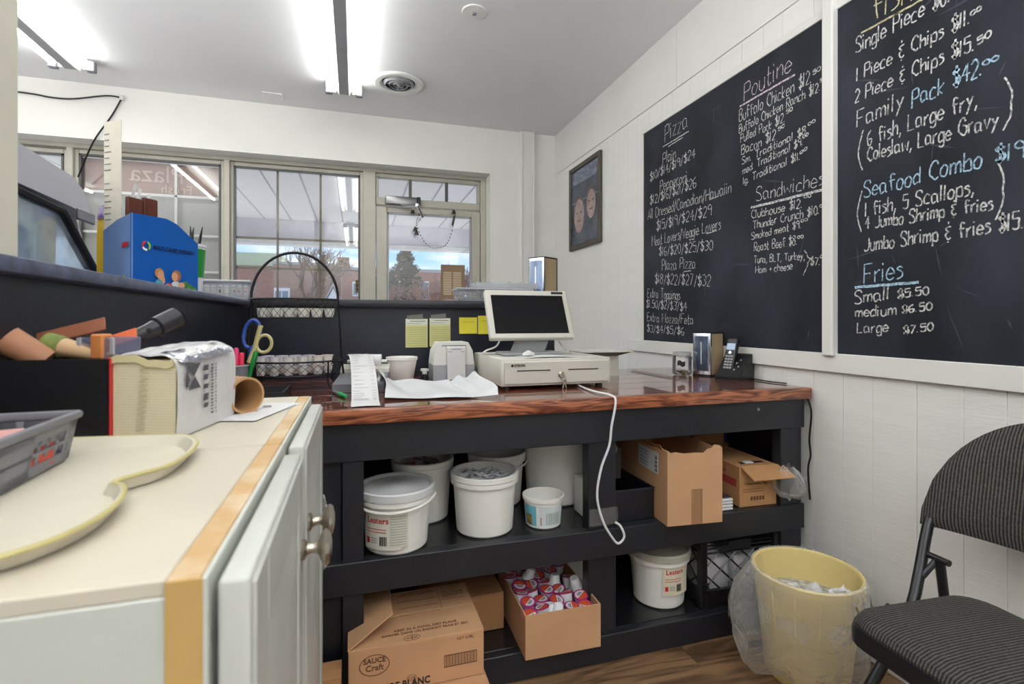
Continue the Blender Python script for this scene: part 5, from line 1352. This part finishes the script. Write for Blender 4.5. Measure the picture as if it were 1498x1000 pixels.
# black open box with tools and paper rolls
t=thing('black_box','black open box with a red inner edge behind the grey basket','box',(-.556,1.010,CZ+.001),R(-3))
q=MB(); q.box(0,.168,0,.004,0,.132).box(0,.168,.22,.224,0,.132).box(0,.004,.004,.22,0,.132).box(.004,.164,.004,.22,0,.004); q.build('body',BPL,t)
B(.163,.170,0,.224,0,.133,bev=.001).build('red_side',M('red_card',(186,34,30),.5),t); fg(t)
bz=CZ+.115
KR=M('kraft_roll',(206,172,132),.6,var=.06,scale=10); KB=M('brown_card',(150,92,66),.6)
def cone(label,p,q_,r0,r1,m,band=None,hollow=False):
    t=thing('paper_cone',label,'paper cone',(0,0,0))
    MB().tube([p,q_],[r0,r1],20).build('cone',m,t)
    if band:
        P,Q=Vector(p),Vector(q_); MB().tube([P+(Q-P)*-.03,P+(Q-P)*.22],[r0*1.06,r0*.98],18).build('band',band,t)
    t.location=(0,0,CZ); t.children[0].location.z-=CZ
    for c in t.children[1:]: c.location.z-=CZ
    return fg(t)
cone('tan paper cone with a green ruffled band lying in the black box',(-.508,1.085,bz+.040),(-.405,1.06,bz+.016),.019,.008,KR,M('green_band',(122,136,72),.6,var=.2,scale=60))
cone('brown paper cone at the far left of the black box',(-.550,1.05,bz+.050),(-.500,1.06,bz+.012),.024,.020,M('brown_roll',(176,124,92),.6))
tag(B(-.06,.05,-.014,.014,-.002,.002,bev=.001,mat=Matrix.Translation((-.500,1.15,bz+.062-CZ))@Matrix.Rotation(R(-16),4,'Y')@Matrix.Rotation(R(60),4,'X')).build('brown_card_strip',KB,loc=(0,0,CZ)),'brown card strip leaning at the back of the black box','card').scale and fg(bpy.data.objects['brown_card_strip'])
tag(B(-.05,.05,-.014,.014,-.002,.002,bev=.001,mat=Matrix.Translation((-.445,1.14,bz+.040-CZ))@Matrix.Rotation(R(-20),4,'Y')@Matrix.Rotation(R(50),4,'X')).build('orange_strip',M('orange_card',(216,104,60),.6),loc=(0,0,CZ)),'orange card strip in the middle of the black box','card').scale and fg(bpy.data.objects['orange_strip'])
tag(MB().tube(cr([(-.50,1.12,bz+.03-CZ),(-.475,1.11,bz+.048-CZ),(-.44,1.10,bz+.03-CZ),(-.42,1.09,bz+.005-CZ)],5),.004,8).build('black_strap',BPL,loc=(0,0,CZ)),'black strap looping out of the black box','strap').scale and fg(bpy.data.objects['black_strap'])
t=thing('clear_case','small clear plastic case with an orange block in the black box','case',(-.418,1.085,bz+.022),R(-20))
B(-.034,.034,-.03,.03,-.01,.030,bev=.003).build('case',M('clear_case',(120,124,150),.2,alpha=.55),t); B(-.010,.014,-.034,-.01,-.008,.036,bev=.003).build('orange_block',M('orange_block',(206,130,72),.6,var=.12,scale=40),t)
for x in (-.03,.03): B(x-.004,x+.004,-.034,-.03,.0,.03,bev=.001).build('clip',GPL2,t)
fg(t)
# black torch leaning over the box
t=thing('torch','black tubular torch leaning across the black box and napkin pack','torch',(0,0,CZ))
P,Q=Vector((-.465,1.13,.128)),Vector((-.365,1.255,.202))
MB().tube([P,P+(Q-P)*.62,P+(Q-P)*.72,P+(Q-P)*.74,Q],[.012,.015,.0165,.0215,.0225],20).build('body',M('torch_black',(52,52,56),.28,.2),t)
MB().lathe([(0,0),(.019,0),(.0225,.003)],20,mat=Matrix.Translation(Q)@(Q-P).to_track_quat('Z','Y').to_matrix().to_4x4()).build('lens_cap',BPL,t)
MB().lathe([(0,.0),(.005,.0),(.005,.004),(0,.005)],12,mat=Matrix.Translation(P+(Q-P)*.6+Vector((.010,-.010,.004)))@Matrix.Rotation(R(90),4,'X')).build('switch',BPLM,t)

fg(t)
# napkin pack
t=thing('napkin_pack','wrapped pack of cream napkins open at the near end','napkin pack',(0,0,CZ+.001))
FL,FR=Vector((-.392,1.012,0)),Vector((-.280,.966,0)); dv=Vector((.040,.196,0))
def corner(a,b,z): return FL+(FR-FL)*a+dv*b+Vector((0,0,z))
q=MB()
def skin(u,v):  # u round the section, v along
    k=u*4; s=int(min(k,3.999)); f=k-s
    tz=.134+.010*v+.004*math.sin(v*PI); e=.06
    pts=[(0,0),(-.02,tz*.55),(.03,tz*.97),(.5,tz*1.03+.004*v),(.97,tz*.97),(1.03,tz*.5),(1,0),(0,0)]
    P=cr([(p[0],p[1],0) for p in pts[:7]],6); i=u*(len(P)-1); a=P[int(i)]; b=P[min(int(i)+1,len(P)-1)]; p=a+(b-a)*(i%1)
    w=.0010*math.sin(v*23+u*31)+.001*math.sin(v*11-u*50)
    return corner(p.x,-.02+v*1.06,max(.001,p.y+w))
q.grid(48,24,skin); q.build('wrapper',M('wrapper',(212,212,212),.22,var=.03,bump=.7,bscale=22),t,thick=.0008,ang=70)
NAP=stripes('napkin_stack',(212,202,168),(222,213,182),2,210,.85,.3,'Object',.9)
q=MB(); V=[]
for a,b,z in ((.02,0,.003),(.97,0,.003),(.985,0,.13),(.03,0,.128),(.02,1,.003),(.97,1,.003),(.98,1,.138),(.03,1,.138)): V.append(corner(a,b*.98,z))
q.poly(V,[(0,1,2,3),(1,5,6,2),(3,2,6,7),(4,7,6,5),(0,3,7,4),(0,4,5,1)]); q.build('napkins',NAP,t,smooth=False)
q=MB()
q.grid(10,2,lambda u,v:corner(.04+u*.92,-.012+.0*v,.122+v*.012+.005*math.sin(u*6)+.002*math.sin(u*19))); q.build('folded_edge',M('napkin_fold',(214,204,160),.8),t,thick=.002)
q=MB(); q.tube([corner(.40+.18*((k%2)*.75)+.0028*k,-.014,.012+k*.0046) for k in range(24)],.0006,4); q.build('embossed_pattern',M('emboss',(176,168,128),.9),t)
# print on the right flank
fx=(dv.normalized()); fn=Vector((fx.y,-fx.x,0))
def flank(s,z,off=.0045): return corner(1.03,0,0)+dv*s+Vector((0,0,z))+fn*off
DP=M('wrapper_print',(78,80,86),.4); SIL=M('silver_patch',(178,182,196),.12,.85,bump=.8,bscale=30)
q=MB(); q.poly([flank(.06,.122),flank(.30,.122),flank(.18,.098)],[(0,1,2)]); q.poly([flank(.06,.115),flank(.13,.095),flank(.06,.078)],[(0,1,2)]); q.poly([flank(.10,.078),flank(.30,.078),flank(.20,.100)],[(0,1,2)]); q.build('print_chevrons',DP,t,smooth=False,norm=False)
q=MB()
for k,(s0,s1) in enumerate(((.34,.44),(.48,.53),(.56,.59))):
    for j in range(5 if k==0 else 16):
        st=.017 if k==0 else .0058; a=.116-j*st; b=a-st*rnd.uniform(.45,.8); q.poly([flank(s0+rnd.uniform(0,.02),a),flank(s1,a),flank(s1-rnd.uniform(0,.02),b),flank(s0,b)],[(0,1,2,3)])
q.build('printing',DP,t,smooth=False,norm=False)
q=MB(); q.grid(12,5,lambda u,v:corner(.72+.33*v,.02+u*.9,.1415+.009*u-.018*v*v+.0012*math.sin(u*21+v*7))+Vector((.002,-.001,.0))); q.build('shiny_patch',SIL,t,thick=.0006,ang=70)

fg(t)
# cardboard tube and papers
t=thing('cardboard_tube','open brown cardboard tube lying behind the napkin pack','cardboard tube',(0,0,CZ))
A=Vector((-.215,1.18,.040)); Bq=Vector((-.335,1.31,.040)); mt=Matrix.Translation(A)@(Bq-A).to_track_quat('Z','Y').to_matrix().to_4x4()
MB().lathe([(.038,0),(.038,.17),(.0335,.17),(.0335,0),(.038,0)],36,mat=mt).build('tube',M('tube_card',(178,136,92),.7,var=.08,scale=14),t)
fg(t)
t=tag(MB().poly([(-.245,1.135,+.0012),(-.19,1.10,+.0012),(-.118,1.30,+.0012),(-.165,1.33,+.0012)],[(0,1,2,3)]).build('paper_sheet',PAPER,thick=.0004,loc=(0,0,CZ)),'white sheet of paper sticking out beyond the cardboard tube','paper'); fg(t)
t=tag(MB().grid(8,8,lambda u,v:Vector((-.285+u*.10+v*.055,1.12+v*.19-u*.03,+.0030+.003*math.sin(u*PI)*v))).build('paper_sheet',PAPER,thick=.0004,loc=(0,0,CZ)),'curled white printed sheet under the cardboard tube','paper')
B(-.195,-.178,1.235,1.243,+.0075,+.0080).build('printing',INK,t)

fg(t)

# ---------------- things on the left ledge ----------------
LG=1.170
t=thing('display_warmer','grey hooded glass food warmer case on the ledge by the pillar','display case',(0,0,LG))
HG=M('hood_grey',(186,186,194),.4,var=.03)
def at7(y,z): return (y,z-LG)
hood=[at7(1.10,1.50),at7(1.385,1.458),at7(1.60,1.450),at7(1.655,1.425),at7(1.695,1.370),at7(1.66,1.372),at7(1.10,1.386)]
hood=[at7(1.05,1.56),at7(1.385,1.475),at7(1.60,1.462),at7(1.655,1.438),at7(1.70,1.386),at7(1.68,1.380),at7(1.38,1.388),at7(1.05,1.40)]
MB().prism(hood,(-1.25,-.70),0).build('hood',HG,t)
gl=[at7(1.05,1.374),at7(1.36,1.374),at7(1.575,1.362),at7(1.80,1.172),at7(1.05,1.172)]
MB().prism(gl,(-.722,-.718),0).build('side_glass',M('case_glass',(176,192,204),.06,.35,var=.35,scale=9,alpha=.82),t)
q=MB(); fp=[(-.712,)+at7(1.05,1.380),(-.712,)+at7(1.36,1.380),(-.712,)+at7(1.575,1.368),(-.712,)+at7(1.81,1.180)]
q.tube(fp,.0105,8); q.build('black_frame',BPLM,t)
q=MB(); q.tube([(-1.22,)+at7(1.575,1.368),(-1.22,)+at7(1.81,1.180)],.010,8).tube([(-1.22,)+at7(1.81,1.182),(-.712,)+at7(1.81,1.182)],.010,8).tube([(-1.22,)+at7(1.575,1.368),(-.712,)+at7(1.575,1.368)],.010,8); q.build('front_frame',BPLM,t)
B(-1.21,-.73,1.0,1.79,0,.012).build('case_floor',STEEL,t); B(-1.23,-1.20,1.0,1.60,.012,.21).build('rear_panel',HG,t)
MB().prism([at7(1.70,1.386),at7(1.72,1.36),at7(1.775,1.27),at7(1.765,1.262)],(-1.2,-.74),0).build('front_lip',HG,t)
B(-.705,-.695,1.62,1.71,1.355-LG,1.385-LG,bev=.003).build('hinge',STEEL,t)
for y in (1.15,1.3,1.45):
    q=MB(); q.lathe([(0,.012),(.05,.012),(.06,.03),(.03,.05),(0,.055)],14,(-.95,y)); q.build('wire_rack',BPLM,t)

# blue leaflet box with things in it
t=thing('leaflet_box','bright blue cardboard display box with two printed children on the ledge','display box',(0,0,LG))
P0,P1,P2=Vector((-.636,1.606,0)),Vector((-.544,1.526,0)),Vector((-.444,1.704,0)); P3=P0+(P2-P1)
q=MB()
def wallpoly(pts): q.poly([Vector((a.x,a.y,z)) for a,z in pts],[list(range(len(pts)))])
e=(P2-P1)
wallpoly([(P1,0),(P2,0),(P2,.145),(P1+e*.66,.188),(P1+e*.5,.197),(P1,.193)])
q.build('front_panel',BLUE,t,thick=.003)
q=MB(); wallpoly([(P0,0),(P1,0),(P1,.193),(P0+(P1-P0)*.5,.180),(P0,.155)]); q.build('side_panel',PBLUE,t,thick=.003)
q=MB(); wallpoly([(P2,0),(P3,0),(P3,.14),(P2,.145)]); wallpoly([(P3,0),(P0,0),(P0,.155),(P3,.17)]); q.build('rear_panel',BLUE,t,thick=.003)
ex=e.normalized(); nrm=Vector((ex.y,-ex.x,0))
def fp_(s,z,o=.0035): return P1+ex*s+nrm*o+Vector((0,0,z))
text('MULTI-CAUSE ONTARIO',.0148,M('ink_navy',(14,24,60),.6),t,fp_(.058,.108),tuple(ex),(0,0,1),bold=.02,sx=.82)
for k,(a0,a1,c) in enumerate(((1.7,3.6,(206,50,60)),(3.6,5.0,(230,230,236)),(-.9,1.2,(140,196,60)),(1.2,1.7,(40,90,180)))):
    q=MB(); q.grid(8,1,lambda u,v:fp_(.038+(.0075+v*.0055)*math.cos(a0+(a1-a0)*u),.114+(.0075+v*.0055)*math.sin(a0+(a1-a0)*u))); q.build('logo_arc',M('logo_%d'%k,c,.5),t,norm=False,smooth=False)
def disc(x,z,r,m,name,sx=1,sz=1,o=.0038):
    q=MB(); q.poly([fp_(x,z,o)]+[fp_(x+r*sx*math.cos(2*PI*k/18),z+r*sz*math.sin(2*PI*k/18),o) for k in range(18)],[[0,k+1,(k+1)%18+1] for k in range(18)]); q.build(name,m,t,norm=False,smooth=False)
SK=M('print_skin',(222,160,124),.6); HR=M('print_hair',(196,140,86),.6); HR2=M('print_hair2',(160,110,74),.6)
GR=M('print_grass',(40,112,62),.6,rgb2=(110,150,60),scale=90)
q=MB(); q.poly([fp_(.062,0.0,.0036),fp_(.198,0.0,.0036),fp_(.198,.012,.0036),fp_(.16,.030,.0036),fp_(.13,.020,.0036),fp_(.06,.010,.0036)],[list(range(6))]); q.build('print_grass',GR,t,norm=False,smooth=False)
disc(.077,.014,.014,M('print_teal',(90,170,186),.6),'print_figure',1,1.2,.0040); disc(.080,.040,.0115,SK,'print_face',.9,1.1,.0046); disc(.076,.046,.0140,HR,'print_hair',1.0,.95,.0043); disc(.088,.028,.006,SK,'print_hand',.8,1.6,.0050)
disc(.128,.012,.015,M('print_pale',(206,214,214),.6),'print_figure',1.1,1.1,.0040); disc(.124,.040,.011,SK,'print_face',.95,1.1,.0046); disc(.130,.043,.0150,HR2,'print_hair',1,1.05,.0043); disc(.146,.018,.008,SK,'print_hand',1.4,1,.0044); disc(.106,.014,.007,M('print_food',(220,160,130),.6,rgb2=(200,60,60),scale=80),'print_food',1.6,1,.0048)
s2=(P1-P0).normalized(); n2=Vector((s2.y,-s2.x,0))
q=MB(); q.poly([P0+s2*a+n2*.0038+Vector((0,0,z)) for a,z in ((.086,.105),(.112,.108),(.116,.120),(.090,.118))],[(0,1,2,3)]); q.build('print_red_mark',REDP,t,norm=False,smooth=False)
text('help!',.022,M('print_yellow2',(226,206,50),.6),t,P0+s2*.055+n2*.0038+Vector((0,0,.020)),tuple(s2),(0,0,1),bold=.03)
bx=lambda s,d,z:P1+ex*s-nrm*d+Vector((0,0,z))
t=thing('tall_card','tall cream printed card standing in the left of the blue box','card',(-.617,1.612,LG+.004),R(-32))
B(-.030,.030,-.001,.001,0,.445,bev=.0005).build('card',M('card_cream',(222,216,198),.6),t)
q=MB()
for k in range(14): q.box(-.027,-.027+rnd.choice((.016,.022,.026)),-.0018,-.001,.41-k*.016-(.02 if k>6 else 0),.4125-k*.016-(.02 if k>6 else 0))
q.build('printing',INKG,t)
for i,(s,h,lb) in enumerate(((.046,.238,'shorter dark brown box standing in the blue leaflet box'),(.092,.246,'taller dark brown box standing in the blue leaflet box'))):
    p=bx(s,.045,.004); t=thing('brown_box',lb,'box',(p.x,p.y,LG+.004),math.atan2(ex.y,ex.x))
    B(-.020,.020,-.006,.006,0,h,bev=.001).build('box_body',M('choc_brown',(96,48,34),.5,var=.06),t); B(-.018,.018,-.004,.004,h,h+.001).build('box_top',INK,t)
t=thing('paper_scraps','curled white paper slips poking up behind the brown boxes','paper',tuple(bx(.066,.075,LG+.004)),math.atan2(ex.y,ex.x))
MB().poly([(-.02,0,.19),(-.015,0,.19),(.018,0,.285),(.008,0,.285)],[(0,1,2,3)]).poly([(-.002,0,.2),(.006,0,.2),(.034,.004,.276),(.026,.004,.279)],[(0,1,2,3)]).poly([(.03,0,.2),(.036,0,.2),(.062,.004,.268),(.052,.004,.268)],[(0,1,2,3)]).build('slip',PAPER,t,thick=.0006)
t=thing('red_sweet','small red wrapped stick poking out right of the brown boxes','stick',tuple(bx(.122,.05,LG+.008)),math.atan2(ex.y,ex.x))
MB().tube([(0,0,.10),(.0,0,.188),(.012,0,.197)],.0035,8).build('stick',REDP,t)
t=thing('snack_packet','yellow packet with purple top at the left of the blue box','packet',(-.648,1.672,LG+.001),R(20)).scale.__class__ and bpy.data.objects['snack_packet']
t.scale=(.8,.8,.98)
q=MB(); q.grid(8,10,lambda u,v:Vector((-.03+u*.06,-.012*math.sin(u*PI)*math.sin(v*PI),v*.20))); q.build('packet',M('packet_yellow',(226,186,34),.35),t,thick=.008)
q=MB(); q.grid(6,4,lambda u,v:Vector((-.033+u*.066+.006*v,-.014-.004*math.sin(u*9),.195+v*.036+.006*math.sin(u*7)))); q.build('packet_top',M('packet_purple',(120,80,176),.3,rgb2=(222,214,236),scale=40),t,thick=.002)
t=thing('green_tub','white tub with a green band and pens right of the blue box','tub',(-.492,1.80,LG+.001))
MB().lathe([(0,0),(.036,0),(.046,.142),(.049,.143),(.049,.151),(.044,.151),(.036,.004),(0,.004)],28).build('tub_body',WPL2,t); MB().lathe([(.0405,.05),(.0462,.136)],28).build('green_band',M('green_band2',(34,140,56),.4),t)
src=None
for i,(dx,dy,ax,ay) in enumerate(((-.02,0,4,-22),(-.012,.01,-6,10),(0,.012,4,22),(.012,0,-4,-6))):
    loc=(-.492+dx,1.80+dy,LG+.010); rot=(R(ax),R(ay*.5),0)
    if src is None:
        src=thing('pen','dark pen standing in the green banded tub','pen',loc,0,'pens in the green banded tub'); src.rotation_euler=rot
        MB().lathe([(0,0),(.004,.004),(.0042,.17),(.0015,.20),(0,.205)],10).build('barrel',BPL,src); B(-.001,.001,-.0065,-.004,.13,.17).build('clip',STEEL,src)
    else: dup(src,loc,rot=rot)
